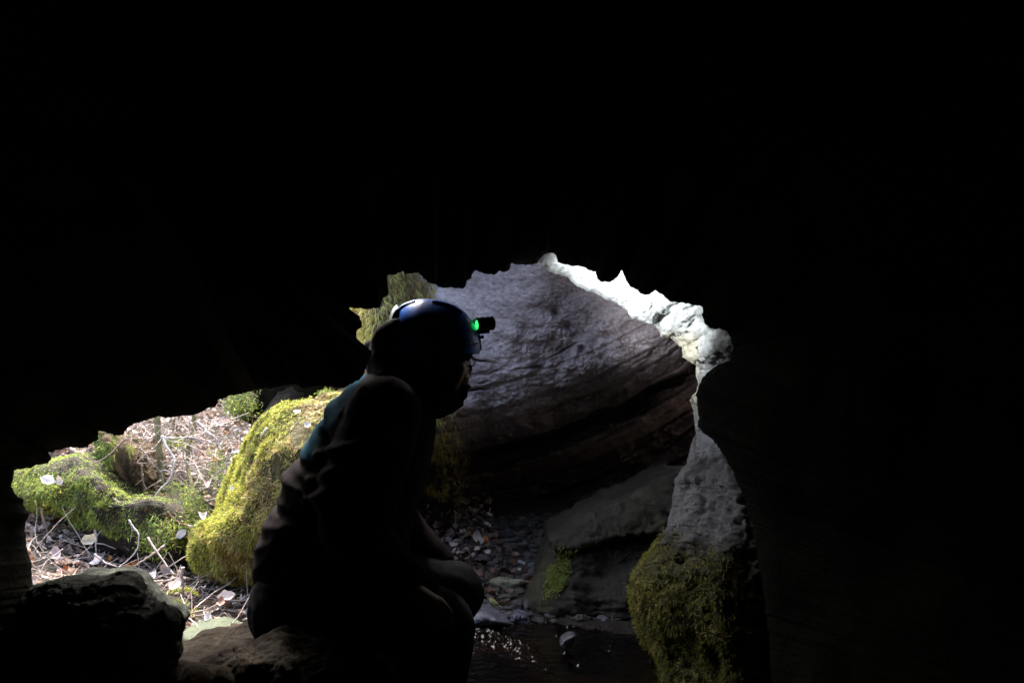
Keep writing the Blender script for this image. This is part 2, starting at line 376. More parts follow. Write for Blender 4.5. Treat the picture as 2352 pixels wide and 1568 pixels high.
# ================================================================== CAVE ROOF AND FRONT WALLS (around the viewer)
z1 = lambda x, y: (x*.29297, 861.3+y*.29297)
z4 = lambda x, y: (746.5+x*.2563, 574.2+y*.2563)
z5 = lambda x, y: (976.2+x*.3296, 516.8+y*.3296)
z3 = lambda x, y: (516.8+x*.2563, 803.9+y*.2563)
rail = [(85, 2100, 2.5), (85, 1700, 2.5), (82, 1500, 2.6), (84, 1440, 2.5)]
i_left = len(rail)
rail += [(*z1(*q), 2.5) for q in [(250, 1568), (245, 1480), (210, 1350), (205, 1250), (190, 1200), (220, 1100), (225, 1080), (175, 1010), (195, 975), (120, 930), (90, 870), (105, 780), (110, 745)]]
i_corner = len(rail)-1
rail += [(*z1(*q), 2.55) for q in [(150, 735), (230, 730), (290, 700), (370, 685), (400, 660), (390, 620), (380, 605), (430, 585), (500, 575), (590, 560), (630, 570), (680, 560), (720, 535), (775, 500), (770, 440), (800, 430), (900, 470), (960, 460), (1010, 400), (1040, 380), (1100, 370), (1200, 335), (1240, 325), (1400, 320), (1500, 310), (1560, 300), (1620, 260), (1690, 240), (1720, 190), (1800, 150), (1900, 148)]]
rail += [(*z3(*q), 2.3) for q in [(280, 345), (450, 325), (620, 310), (700, 335), (900, 320), (1060, 335), (1130, 300), (1190, 270), (1240, 225), (1250, 190), (1300, 60)]]
i_hood = len(rail)-1
rail += [(*z4(*q), 2.4) for q in [(410, 900), (330, 850), (290, 830), (280, 770), (290, 720), (310, 700), (335, 660), (310, 590), (270, 560), (210, 530), (215, 515), (300, 515), (400, 520), (480, 515), (510, 480), (510, 425), (570, 400), (575, 380), (545, 350), (505, 310), (550, 290), (550, 235), (640, 215), (690, 175), (720, 210), (790, 215), (830, 200), (880, 230), (920, 280), (980, 310)]]
i_moss = len(rail)-1
rail += [(*z4(*q), 2.6) for q in [(1030, 330), (1130, 330), (1220, 340), (1260, 320), (1270, 280), (1310, 240), (1330, 185), (1370, 195), (1440, 210), (1530, 210), (1560, 180), (1590, 195), (1660, 175), (1680, 105), (1720, 125), (1800, 130), (1900, 115), (1940, 70), (1980, 20)]]
rail += [(*z5(*q), 2.48) for q in [(860, 190), (885, 185), (910, 220), (930, 260), (980, 275), (1030, 285), (1080, 280), (1120, 300), (1190, 330), (1205, 375), (1240, 390), (1290, 400), (1320, 385), (1350, 340), (1365, 310), (1400, 380), (1430, 430), (1470, 450), (1520, 480), (1560, 480), (1600, 455), (1660, 480), (1710, 530), (1770, 535), (1850, 545)]]
i_top = len(rail)-1
rail += [(*z5(*q), 2.45) for q in [(1935, 570), (1930, 640), (1940, 690), (2000, 720), (2060, 715), (2110, 740), (2140, 800), (2150, 850)]]
i_bump = len(rail)-1
rail += [(*z5(*q), 2.45) for q in [(2120, 940), (2040, 970), (1990, 1010), (1940, 1050), (1915, 1100)]]
i_low = len(rail)-1
rail += [(1599, 906, 2.5), (1602, 932, 2.5), (1606, 955, 2.5), (1601, 978, 2.5), (1616, 994, 2.5), (1640, 1010, 2.45), (1672, 1060, 2.4), (1705, 1130, 2.4), (1728, 1200, 2.35), (1745, 1300, 2.3), (1762, 1430, 2.25), (1775, 1600, 2.2), (1790, 2100, 2.1)]
targets = [(0, -1000, 2100), (i_left, -1000, 1450), (i_corner, -1000, 900), (i_corner+8, -1000, 200), (i_corner+18, -800, -900), (i_hood-5, -200, -1000), (i_hood, -800, -600), (i_hood+10, -900, -300), (i_hood+12, 400, -1000), (i_hood+16, 750, -1000), (i_moss, 980, -1000), (i_moss+19, 1350, -1000), (i_top-10, 1900, -1000), (i_top, 2700, -700), (i_bump, 3300, 500), (i_bump+1, 3300, 1550), (i_low, 3300, 1600), (i_low+6, 3300, 1700), (len(rail)-1, 3300, 2100)]
_r = np.array(rail)[:, :2]; _c = np.r_[0, np.cumsum(np.hypot(*(_r[1:]-_r[:-1]).T))]; t_hood = _c[i_hood]/_c[-1]; t_moss = _c[i_moss]/_c[-1]
keys = [(.13, .3, .2), (.11, .45, .26), (.08, .5, .28), (.05, .5, .24), (.03, .42, .16), (.015, .25, .1), (.006, .08, .05)]  # unseen back of the roof edge, made thicker past the notch to block sun
def odepth(dl, t, far, near):
    w = sst(t_moss-.02, t_moss+.01, t)
    return dl+far*w+near*(1-w)
rows = [(s_, (lambda dl, t, f_=f_, n_=n_: odepth(dl, t, f_, n_))) for s_, f_, n_ in smooth_rows(keys, 30)]
rows += [(0, lambda dl, t: dl)]
for u in np.linspace(0, 1, 46)[1:]:
    s_ = u**1.25
    rows.append((s_, (lambda dl, t, s_=s_: dl+(.72-dl)*(s_**.75))))
def wr(f, y):
    def g(r):
        o = r.copy(); o[:, 0] *= f; o[:, 2] = CZ+(o[:, 2]-CZ)*f; o[:, 1] = y; return o
    return g
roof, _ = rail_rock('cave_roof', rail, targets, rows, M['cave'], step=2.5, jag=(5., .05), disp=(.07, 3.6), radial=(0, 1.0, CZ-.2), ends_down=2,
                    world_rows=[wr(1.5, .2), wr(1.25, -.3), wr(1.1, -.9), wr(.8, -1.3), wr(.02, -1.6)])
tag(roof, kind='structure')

# ================================================================== SLOPING SANDSTONE WALL BEHIND
def wall_depth(vx, vy):
    s = vy+.10*(vx-980)+.00042*(vx-980)*np.abs(vx-980)
    p = np.stack([vx*.004, vy*.004, vx*0], -1)
    warp = 26*fbm(p*np.array([.6, 1, 1]), 2.0, 3, 40)+8*fbm(p, 9, 3, 41)
    s2 = s+warp
    d = 4.18+.0*vx; cq = fbm(np.stack([vx*.0045, s2*.022, vx*0], -1), 1., 4, 47, ridged=True, gain=.55); crk = sst(.42, .62, cq)*sst(840, 930, s2)+.5*sst(.5, .66, cq)*sst(1150, 1000, vx)*sst(780, 840, s2)
    d = d+.035*crk
    # upper face leans slightly, lower face steps back under each bed
    under = sst(915, 1200, s2)*1.15
    step = 0
    for s0, h in [(903, .02), (962, .035), (996, .07), (1050, .32), (1100, -.22), (1122, .06), (1150, .06), (1170, -.02), (1195, .14), (1250, .12)]:
        st = s0+8*fbm(p, 4, 3, int(s0))
        step = step+h*sst(-4, 4, s-st)-(.8*h)*sst(8, 60, s-st)
        step = step+.035*np.exp(-((s-st-5)/4.)**2)*(vnoise(p*np.array([3, 0, 0])+s0, 5)*.5+.6)
    # fine beds
    q = s2*.085; fine = (np.abs((q % 1)-.5)-.25)
    fm = sst(860, 960, s2)
    left = sst(1010, 860, vx)*-.30                 # the corner turns towards the viewer at its mossy left end
    d = d+under+step*(.55+.45*sst(-.3, .2, fbm(p*np.array([.5, 1, 1]), 5, 3, 44)))+fm*.012*fine*(.5+fbm(p*np.array([.4, 1, 1]), 7, 3, 45))+left
    d = d+sst(1250, 1650, vx)*-.35
    # rumpled patch in the middle of the face
    rp = np.exp(-((vx-1330)/140)**2-((vy-790)/80)**2)
    ru = .25+.75*sst(1050, 1300, vx+.5*(vy-700)); d = d+.06*fbm(p, 3., 4, 50, ridged=True)*(.25+rp)+.045*fbm(p*np.array([.85, 1.1, 1]), 9, 6, 51, gain=.62)*(ru*.45+rp*.7+.55*fm)+.12*fbm(p, .9, 2, 52)
    d = d-.38*np.exp(-((vx-1000)/62)**2)*sst(880, 960, vy)*sst(1165, 1120, vy)*(1+.3*fbm(p, 10, 3, 48))
    # dents
    for x0, y0, r_, a in [(1277, 718, 9, .05), (1333, 770, 14, .06), (1306, 750, 10, .05), (1338, 800, 8, .06), (1395, 770, 10, .05), (1420, 790, 10, -.04), (1370, 810, 12, -.04)]:
        d = d+a*np.exp(-((vx-x0)**2+(vy-y0)**2)/(r_*r_))
    # crack lines across the face
    for (xa, ya, xb, yb, am) in [(1070, 858, 1240, 845, 16), (1240, 845, 1300, 800, 10), (1080, 897, 1180, 880, 8), (1080, 822, 1160, 835, 8), (1372, 668, 1432, 790, 26), (1225, 838, 1335, 775, 14), (1100, 880, 1170, 868, 6)]:
        t = np.clip((vx-xa)/(xb-xa), 0, 1); yy = ya+(yb-ya)*t+am*.4*vnoise(np.stack([vx*.05, vx*0, vx*0+ya], -1), 3)
        ins = sst(xa-8, xa+8, vx)*sst(xb+8, xb-8, vx)
        d = d+.07*ins*(.4+.6*vnoise(np.stack([vx*.03, vx*0, vx*0+xa], -1), 4))*np.exp(-((vy-yy)/2.1)**2)
    return d
vx = np.linspace(560, 1760, 780); vy = np.concatenate([np.linspace(-700, 540, 40), np.linspace(545, 1340, 560)])
VX, VY = np.meshgrid(vx, vy)
WD = wall_depth(VX, VY)
# hidden left end turns away from the viewer so the mass has real thickness
back = sst(870, 600, VX); WD = WD+back*2.2
VYc = VY
VY = np.where(VY < 540, 540+(VY-540)*sst(770, 900, VX), VY)  # unseen wall top, left tall to block sun, cut low at the left end
Gw = P(VX+back*90, VY, WD)
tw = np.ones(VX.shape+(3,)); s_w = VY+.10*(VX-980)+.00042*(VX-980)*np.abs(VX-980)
brown_shade = sst(930, 1080, s_w+30*fbm(np.stack([VX*.01, VY*.01, VX*0], -1), 1, 3, 77))[..., None]
tw = tw*(1-brown_shade)+np.array([.32, .26, .22])*brown_shade  # lower beds are brown, darkened further in colour for the undercut shade
st_ = fbm(np.stack([VX*.012, s_w*.06, VX*0], -1), 1, 4, 78)[..., None]; tw = tw*(1+.28*st_*brown_shade)
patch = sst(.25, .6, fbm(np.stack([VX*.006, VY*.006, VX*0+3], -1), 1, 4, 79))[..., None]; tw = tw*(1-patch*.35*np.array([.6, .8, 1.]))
# faint drip streaks down the upper left of the face
dr = sst(.2, .7, vnoise(np.stack([VX*.045, VY*.003, VX*0], -1), 12))*sst(1250, 1180, VX)*sst(820, 760, VY); oliv = (sst(1000, 940, VX+20*fbm(np.stack([VX*.02, VY*.02, VX*0], -1), 1, 3, 80)))[..., None]; tw = tw*(1-oliv)+np.array([.42, .42, .22])*oliv
tw = tw*(1-.22*dr[..., None]*np.array([.8, 1, 1.]))
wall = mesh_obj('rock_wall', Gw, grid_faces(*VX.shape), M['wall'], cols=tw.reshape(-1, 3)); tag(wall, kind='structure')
Nw = grid_normals(Gw); Nw *= -np.sign(Nw[..., 1:2])

# ================================================================== PALE ROCK RIGHT OF THE LAMP: edge, crack and pillar
rr = [(1180, 560, 3.35), (1243, 606, 3.35)]+[(*z5(*q), dd) for *q, dd in [(870, 330, 3.3), (1000, 370, 3.3), (1060, 430, 3.28), (1180, 470, 3.25), (1270, 520, 3.2), (1340, 545, 3.2), (1400, 590, 3.2), (1450, 650, 3.2), (1540, 680, 3.2), (1600, 690, 3.22), (1650, 780, 3.25), (1720, 790, 3.25), (1790, 850, 3.25), (1800, 920, 3.25), (1890, 975, 3.3), (1890, 1050, 3.3), (1905, 1110, 3.3), (1880, 1180, 3.3), (1850, 1210, 3.3), (1870, 1300, 3.3), (1875, 1370, 3.3), (1890, 1440, 3.28), (1850, 1530, 3.22)]]
j_v = 12
rr += [(1578, 1060, 3.2), (1562, 1082, 3.16), (1550, 1100, 3.14), (1542, 1166, 3.1), (1525, 1228, 3.05), (1505, 1257, 3.02), (1484, 1290, 3.0), (1457, 1315, 2.98), (1455, 1348, 2.96), (1449, 1386, 2.95), (1459, 1419, 2.94), (1480, 1452, 2.93), (1505, 1485, 2.9), (1509, 1514, 2.9), (1525, 1548, 2.88), (1528, 1640, 2.85), (1530, 1800, 2.8)]
nr_ = len(rr)
tg = [(0, 1330, 300), (1, 1400, 300), (6, 1650, 350), (13, 1850, 560), (17, 1960, 830), (24, 1990, 1000), (28, 2000, 1160), (34, 2020, 1350), (nr_-1, 2050, 1800)]
rows = []
for s_, o_ in smooth_rows([(1., 1.8), (.7, 1.3), (.3, .8), (.08, .35), (.01, .1)], 14): rows.append((s_, (lambda dl, t, o=o_: dl+o)))
rows.append((0, lambda dl, t: dl))
for u in np.linspace(0, 1, 110)[1:]:
    rows.append((u, (lambda dl, t, u=u: dl-.09*min(u/.02, 1)**.5-.62*u**.8*(1-sst(.43, .52, t))-(.32*min(u/.36, 1.)**.9+.10*u)*sst(.43, .52, t))))
def pale_tint(G):
    u_, v_ = proj(G); p = G
    c = np.ones(G.shape)
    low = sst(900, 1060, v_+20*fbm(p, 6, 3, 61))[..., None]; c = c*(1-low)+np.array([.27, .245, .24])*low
    warm = (sst(744, 790, v_)*sst(1000, 900, v_)*sst(1620, 1590, u_))[..., None]; c = c*(1-warm*np.array([.0, .1, .3]))
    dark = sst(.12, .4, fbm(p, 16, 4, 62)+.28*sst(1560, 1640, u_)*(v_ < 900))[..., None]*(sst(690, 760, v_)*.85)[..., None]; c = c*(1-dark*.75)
    ms = sst(1200, 1290, v_+60*fbm(p, 7, 5, 63)-.22*(u_-1560))[..., None]; c = c*(1-ms)+np.array([.085, .08, .02])*ms
    return c
def pale_rough(G):
    u_, v_ = proj(G)
    r_ = .010*fbm(G, 26, 4, 65, gain=.6)-.016*sst(.25, .6, fbm(G, 19, 3, 66))-.012*sst(.15, .5, fbm(G*np.array([1, 1, .6]), 34, 2, 67))*sst(700, 760, v_)
    cav = np.exp(-((u_-1522)/15)**4-((v_-731)/9)**4)
    return r_+.005*fbm(G, 70, 3, 69, gain=.7)+.010*fbm(G, 42, 2, 70, ridged=True)-.05*cav
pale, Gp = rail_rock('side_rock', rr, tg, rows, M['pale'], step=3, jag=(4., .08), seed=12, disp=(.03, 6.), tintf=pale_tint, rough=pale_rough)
tag(pale, kind='structure')
Np = grid_normals(Gp); Np *= -np.sign((Np*np.array([-.5, -1, 0])).sum(-1))[..., None]*-1

def moss_on(B, G, nrm, n, size, pal, seed, mask=None, droop=.6, out=.7, width=.16, front=True, spread=1., clump=True, f=3.5):
    p, nn = sample_grid(G, nrm, n, mask, front)
    if clump:
        kk = (fbm(p, 22, 3, seed+3)+1)/2; keep_ = rng.random(len(p)) < np.clip(kk*1.7-.15, .12, 1); p, nn = p[keep_], nn[keep_]
        lift = np.maximum(fbm(p, 14, 2, seed+4)*.028+fbm(p, 40, 2, seed+6)*.010+.003, -.001)[:, None]; p = p+nn*lift
    sz = rng.uniform(.6, 1.3, len(p))*size
    fronds(B, p, nn, sz, moss_cols(p, pal, seed, f), droop, out, width, 3, spread)
B = Batch()
def pm(c):
    u_, v_ = proj(c); return sst(1200, 1300, v_+70*fbm(c, 7, 5, 63)-.22*(u_-1560))*sst(1760, 1640, u_+40*fbm(c, 6, 3, 64))*(.35+.65*sst(-.4, .1, fbm(c, 16, 3, 68)))*(u_ > 1420)
moss_on(B, Gp, Np, 48000, .016, [BR*.5, GR*.55, YG*.6, OC*.6, YG*.5], 5, pm, .5, .5, .2)
tag(B.build('pillar_moss', M['moss']), 'green and rust brown moss coating the foot of the right hand rock pillar by the water', 'moss', kind='stuff')

# moss on the left end of the wall, above the helmet and behind the chest
B = Batch()
def wm(c):
    u_, v_ = proj(c)
    a = sst(1005, 965, u_+26*fbm(c, 6, 3, 71)+.0*v_)*(v_ < 830)*(u_ > 760)
    b_ = sst(1075, 985, u_+40*fbm(c, 6, 3, 72))*(v_ > 900)*sst(1150, 1120, v_)*(.45+.55*sst(-.1, .3, fbm(c, 9, 3, 74)))
    return a*(v_ > 540)+b_
moss_on(B, Gw, Nw, 70000, .026, [BR*1.5, OL*1.9, OC*1.7, OL*2.2, YG*1.6, PA*1.6, BR*2.2], 9, wm, 1.1, .7, .15, spread=.8, f=8.)
tag(B.build('wall_moss', M['moss']), 'shaggy olive moss hanging on the rock wall end around the helmet and chest', 'moss', kind='stuff')

# ================================================================== BOULDERS
def boulder(name, label, cat, poly, d0, tf, tb, mat, moss=None, group=None, partname='stone', **k):
    c = np.mean(poly, 0); base = P(c[0], max(q[1] for q in poly), d0)
    if moss is None:
        o, G, nn = pillow(name, poly, d0, tf, tb, mat, **k)
        # origin to the base
        off = Vector(base); o.data.transform(__import__('mathutils').Matrix.Translation(-off)); o.location = off
        return tag(o, label, cat, group)
    t = empty(name, Vector(base), label, cat, group)
    o, G, nn = pillow(partname, poly, d0, tf, tb, mat, **k); keep(o, t)
    for mm in (moss if isinstance(moss, list) else [moss]):
        B = Batch(); mm(B, G, nn); keep(B.build('moss', M['moss']), t)
    return t
poly = [(640, 945), (658, 936), (696, 927), (768, 915), (850, 905), (900, 950), (900, 1150), (860, 1320), (760, 1380), (640, 1360), (581, 1340), (552, 1335), (514, 1328), (476, 1315), (445, 1290), (436, 1262), (450, 1225), (500, 1195), (513, 1140), (527, 1104), (545, 1065), (567, 1030), (592, 988), (612, 962)]
def mb(B, G, nn):
    def mk(c):
        u_, v_ = proj(c); q = fbm(c, 5, 3, 21)
        bare = np.exp(-((u_-688)/26)**2-((v_-1000)/34)**2)+np.exp(-((u_-640)/20)**2-((v_-1075)/30)**2)
        return (v_ < 1330)*(u_ < 800)*np.clip(1-1.6*bare, 0, 1)*(.6+.4*q)
    def left(c):
        u_, v_ = proj(c); return mk(c)*sst(20, -25, u_-(655-(v_-1000)*.55)+25*fbm(c, 7, 3, 22))
    moss_on(B, G, nn, 70000, .017, [BR, GR, YG, YG*1.25, OC, YG*1.3, GR], 22, left, .35, .8, .2, f=7.)
    def right(c): return mk(c)*(1-left(c)/np.maximum(mk(c), 1e-6))
    moss_on(B, G, nn, 80000, .020, [BR, OC, OL*1.3, YG*.8, OC*1.3, PA*.8, BR*1.5], 24, right, .6, .75, .2, f=8.)
    def low(c):
        u_, v_ = proj(c); return sst(1170, 1230, v_)*(u_ < 640)*(v_ < 1345)
    moss_on(B, G, nn, 11000, .023, [BR, DG, GR*1.3, YG, OL, YG*1.2, OC], 26, low, .9, .9, .13, f=8.)
boulder('mossy_boulder', 'tall rounded boulder thick with yellow green moss behind the crouching person', 'boulder', poly, 4.05, .55, .6, M['mossy_rock'], mb, c=(680, 1150), disp=(.05, 3.5), jag=4, seed=31, n=220, rings=60, slope=(-.0003, 0))

poly = [(20, 1085), (60, 1070), (120, 1062), (170, 1048), (215, 1070), (248, 1120), (290, 1152), (340, 1160), (395, 1150), (425, 1175), (445, 1220), (440, 1300), (380, 1290), (330, 1290), (270, 1275), (225, 1240), (180, 1195), (140, 1170), (80, 1160), (30, 1150)]
def ml(B, G, nn):
    def mk(c):
        u_, v_ = proj(c); top = np.interp(u_, [20, 120, 200, 260, 340, 430], [1075, 1070, 1065, 1130, 1160, 1160])
        bot = np.interp(u_, [0, 60, 150, 250, 330, 430], [1165, 1170, 1195, 1236, 1238, 1262])
        return sst(6, -22, v_-bot+40*fbm(c, 7, 3, 33))*(u_ > 0)*(.3+.7*sst(-.35, .1, fbm(c, 9, 2, 35)))*np.where(v_ > top+35, 2.5, 1.)
    moss_on(B, G, nn, 60000, .015, [BR, DG, GR*1.2, GR*1.7, YG*.9, GR, YG*1.1], 33, mk, .7, 1., .15, f=7.)
boulder('mossy_ledge', 'long low ledge with fern like green moss spilling over its dark hollow front', 'rock', poly, 4.40, .28, .5, M['soil'], ml, c=(235, 1165), slope=(-.0008, 0), disp=(.05, 4.), jag=4, seed=33, power=2.2)

zb = lambda x, y: (x*.3174, 1205.8+y*.3174)
poly = [zb(*q) for q in [(150, 560), (250, 480), (400, 440), (560, 390), (760, 370), (880, 335), (1010, 380), (1040, 440), (1080, 530), (1150, 600), (1240, 640), (1310, 660), (1325, 690), (1290, 740), (1270, 900), (1200, 1050), (1100, 1300), (600, 1400), (100, 1300), (60, 900)]]
boulder('dark_boulder', 'large dark flat topped boulder in shade at the lower left', 'boulder', poly, 2.45, .34, .12, M['boulder'], c=zb(640, 850), disp=(.035, 5.), jag=2, seed=41, n=240, rings=70, power=3.2, slope=(0, -.0006), strat=lambda G: .035*fbm(G*np.array([1, 1, 3.]), 8, 5, 43, ridged=True, gain=.6))
poly = [zb(*q) for q in [(1290, 790), (1400, 765), (1540, 730), (1650, 770), (1740, 830), (1680, 880), (1600, 960), (1500, 1100), (1380, 1150), (1300, 1050), (1295, 880)]]
boulder('lichen_stone', 'small flat topped stone with grey green lichen behind the dark boulder', 'stone', poly, 3.05, .16, .2, M['stone'], c=zb(1490, 900), power=3.2, disp=(.012, 8), seed=44, slope=(0, -.0015), tintf=lambda V: np.tile([.13, .17, .08], (len(V), 1))*(1+.5*fbm(V, 14, 3, 46)[:, None]), n=120)
poly = [zb(*q) for q in [(820, 1230), (900, 1130), (1000, 1085), (1100, 1040), (1200, 1018), (1310, 1015), (1420, 1035), (1500, 950), (1600, 890), (1700, 862), (1850, 830), (1980, 752), (2080, 745), (2220, 800), (2400, 830), (2600, 900), (2800, 1050), (2900, 1300), (2600, 1500), (1800, 1600), (1000, 1500)]]
boulder('brown_boulder', 'rough brown boulder at the bottom edge under the crouching person', 'boulder', poly, 2.5, .32, .45, M['brown'], c=zb(1850, 1200), disp=(.04, 6.), jag=3, seed=47, n=260, rings=70, power=2.6)
def mcl(B, G, nn): moss_on(B, G, nn, 5000, .02, [GR, YG*.8, GR*1.2], 51, None, .4, 1., .2, clump=False)
boulder('moss_cushion', 'small bright green moss cushion at the edge of the brown boulder', 'moss', [(578, 1460), (584, 1438), (600, 1424), (620, 1420), (640, 1440), (642, 1462), (610, 1478)], 2.95, .05, .08, M['mossy_rock'], mcl, partname='clump', n=60, rings=12, disp=(.005, 20), seed=51)
def mc2(B, G, nn): moss_on(B, G, nn, 2600, .018, [OL, GR, YG*.7, BR], 53, lambda c: np.clip(.2+fbm(c, 9, 2, 4)*2, 0, 1), .4, 1., .2)
boulder('small_mossy_stone', 'small half mossed stone among the pale leaves right of the dark boulder', 'stone', [(352, 1384), (380, 1374), (415, 1376), (440, 1392), (438, 1412), (400, 1414), (365, 1408)], 3.45, .08, .1, M['soil'], mc2, n=70, rings=14, disp=(.01, 14), seed=53)

z7 = lambda x, y: (861.3+x*.415, 1091+y*.415)
poly = [z7(*q) for q in [(965, 340), (1030, 300), (1150, 220), (1250, 170), (1400, 110), (1500, 60), (1650, -10), (1800, 0), (1850, 300), (1850, 800), (1700, 880), (1440, 862), (1300, 850), (1100, 830), (950, 800), (880, 762), (845, 720), (850, 640), (900, 560), (930, 470), (965, 408)]]
def slab_ledge(x, y):
    line = np.interp(x, [1262, 1330, 1400, 1520, 1620], [1262, 1255, 1238, 1222, 1210]); return .075*sst(-3, 5, y-line)-.05*sst(40, 170, y-line)
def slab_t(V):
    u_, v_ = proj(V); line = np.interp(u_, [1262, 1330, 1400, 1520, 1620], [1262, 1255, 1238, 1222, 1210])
    t = np.ones((len(V), 3)); lo = sst(-3, 8, v_-line)[:, None]; t = t*(1-lo)+np.array([.55, .55, .6])*lo  # shade of the recess below the top bed put into the colour
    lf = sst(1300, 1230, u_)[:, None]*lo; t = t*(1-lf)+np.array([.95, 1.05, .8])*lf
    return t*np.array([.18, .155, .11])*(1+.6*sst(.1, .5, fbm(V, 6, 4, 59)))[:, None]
def msl(B, G, nn):
    def mk(c):
        u_, v_ = proj(c); return np.exp(-((u_-(1283-.30*(v_-1320)))/20)**4-((v_-1318)/44)**4)*(.55+.45*sst(-.2, .2, fbm(c, 14, 3, 2)))
    moss_on(B, G, nn, 5200, .011, [GR*.6, OL*.8, YG*.6, GR*.8], 55, mk, .4, .8, .3)
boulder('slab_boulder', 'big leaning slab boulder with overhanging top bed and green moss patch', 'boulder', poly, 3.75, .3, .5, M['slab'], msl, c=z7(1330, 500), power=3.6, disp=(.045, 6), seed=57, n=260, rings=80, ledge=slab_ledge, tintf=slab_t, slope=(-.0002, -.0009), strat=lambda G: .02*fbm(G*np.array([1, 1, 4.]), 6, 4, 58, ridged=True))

# ---- stones on the shore and in the water
zc = lambda x, y: (976.2+x*.2014, 1234.5+y*.2014)
def stone(name, label, pts, d, tf, mat='stone', tint=(1, 1, 1), group=None, moss=None, cat='stone', **k):
    tv = np.asarray(tint, float)
    return boulder(name, label, cat, [zc(*q) for q in pts], d, tf, tf*1.2, M[mat], moss, group, n=k.pop('n', 90), rings=k.pop('rings', 20), power=k.pop('power', 3.4), disp=k.pop('disp', (.008, 14)), jag=k.pop('jag', .8), tintf=lambda V: tv*(1+.45*fbm(V, 18, 3, 5)[:, None]), **k)
stone('shore_stone', 'broad flat olive grey stone left of the slab boulder', [(720, 495), (780, 455), (850, 435), (930, 450), (1000, 465), (1150, 468), (1165, 520), (1100, 600), (1020, 715), (950, 700), (880, 660), (825, 610), (760, 560)], 3.85, .14, tint=(.62, .60, .42), seed=61)
stone('shore_stone', 'small blocky greenish stone in front of the broad flat stone', [(690, 628), (740, 605), (800, 600), (860, 660), (872, 710), (850, 735), (780, 740), (720, 690)], 3.72, .07, tint=(.6, .62, .42), seed=62)
stone('shore_stone', 'thin pointed shard with yellow lichen sloping down to the water', [(732, 672), (765, 685), (850, 752), (950, 815), (1000, 862), (950, 892), (870, 850), (735, 772)], 3.6, .04, tint=(.85, .9, .36), seed=63)
stone('shore_stone', 'smooth wet grey stone at the water edge beside the knee', [(420, 930), (500, 830), (610, 800), (700, 812), (840, 880), (980, 950), (1060, 1000), (900, 1025), (600, 1030), (450, 1020)], 3.45, .12, mat='wet', tint=(1.2, 1.2, 1.4), seed=64, power=2.2)
stone('shore_stone', 'pale wedge shaped stone near the top of the shore by the slab', [(1060, 262), (1080, 250), (1150, 280), (1185, 320), (1180, 352), (1140, 340), (1075, 305)], 4.05, .05, tint=(1.15, 1.1, 1.15), seed=65)
stone('shore_stone', 'blue grey stone touching the pale wedge shaped stone', [(1165, 330), (1190, 285), (1240, 272), (1285, 300), (1270, 340), (1230, 362), (1180, 360)], 4.02, .06, tint=(.5, .55, .65), seed=66)
stone('shore_stone', 'square blue grey stone in the middle of the shore debris', [(838, 360), (860, 343), (920, 345), (936, 375), (905, 398), (850, 392)], 3.98, .04, tint=(.8, .85, 1.0), seed=67, n=50, rings=12)
stone('shore_stone', 'tiny white triangular stone below the pale wedge', [(1056, 352), (1108, 345), (1100, 372), (1080, 396), (1066, 380)], 3.95, .025, tint=(1.7, 1.75, 1.8), seed=68, n=40, rings=10)
stone('shore_stone', 'narrow grey stone standing against the knee', [(590, 590), (625, 580), (640, 640), (640, 720), (600, 730)], 3.68, .05, tint=(.45, .5, .42), seed=69, n=50, rings=12)
stone('shore_stone', 'small ochre stone wedged behind the blocky greenish stone', [(640, 590), (680, 575), (698, 600), (680, 625), (645, 618)], 3.78, .03, tint=(.7, .6, .38), seed=70, n=40, rings=10)
stone('water_stone', 'pointed wet stone standing alone in the stream', [(1540, 1225), (1560, 1160), (1600, 1118), (1660, 1097), (1712, 1097), (1725, 1130), (1690, 1200), (1660, 1260), (1580, 1260)], 3.1, .05, mat='wet', tint=(.7, .7, .8), seed=71, cat='stone')
stone('mud_clod', 'dark wet clod of earth at the waterline left of the slab boulder', [(990, 880), (1050, 850), (1130, 860), (1190, 930), (1230, 1000), (1150, 1030), (1040, 1010), (985, 960)], 3.5, .08, mat='wet', tint=(.9, .9, 1.1), seed=72, cat='soil', disp=(.02, 26))
# gravel between the stones
B = Batch()
for k in range(1900):
    x = rng.uniform(-.28, .75); y = rng.uniform(3.38, 4.95); r = rng.uniform(.006, .022)*(1 if rng.random() < .85 else 1.7)
    u_, v_ = proj(np.array([x, y, CZ-.95]))
    th = np.linspace(0, 2*math.pi, 7, endpoint=False)+rng.random()
    rad = r*rng.uniform(.6, 1.2, 7); sx, sz = rng.uniform(.7, 1.3), rng.uniform(.4, .8)
    ring = lambda h, f: np.stack([x+np.cos(th)*rad*f*sx, y+np.sin(th)*rad*f, zg(np.full(7, x), np.full(7, y))+h*r*sz+rng.normal(size=7)*r*.08], -1)
    V = np.concatenate([ring(-.4, .9), ring(.35, 1.), ring(.9, .6)]+[[[x, y, float(zg(np.array(x), np.array(y)))+r*sz*.98]]])
    f = grid_faces(3, 7, True)
    c = np.array([.045, .042, .04])*rng.uniform(.4, 2.0)*np.array([1, rng.uniform(.9, 1), rng.uniform(.8, 1.1)])
    B.add(V, f, np.broadcast_to(c, V.shape)); B.F.append(np.array([[14+j, 14+(j+1) % 7, 21] for j in range(7)])+B.n-22)
tag(B.build('gravel', M['twig'], smooth=False), 'dark gravel and grit strewn along the shore between stream and rock wall', 'gravel', kind='stuff')

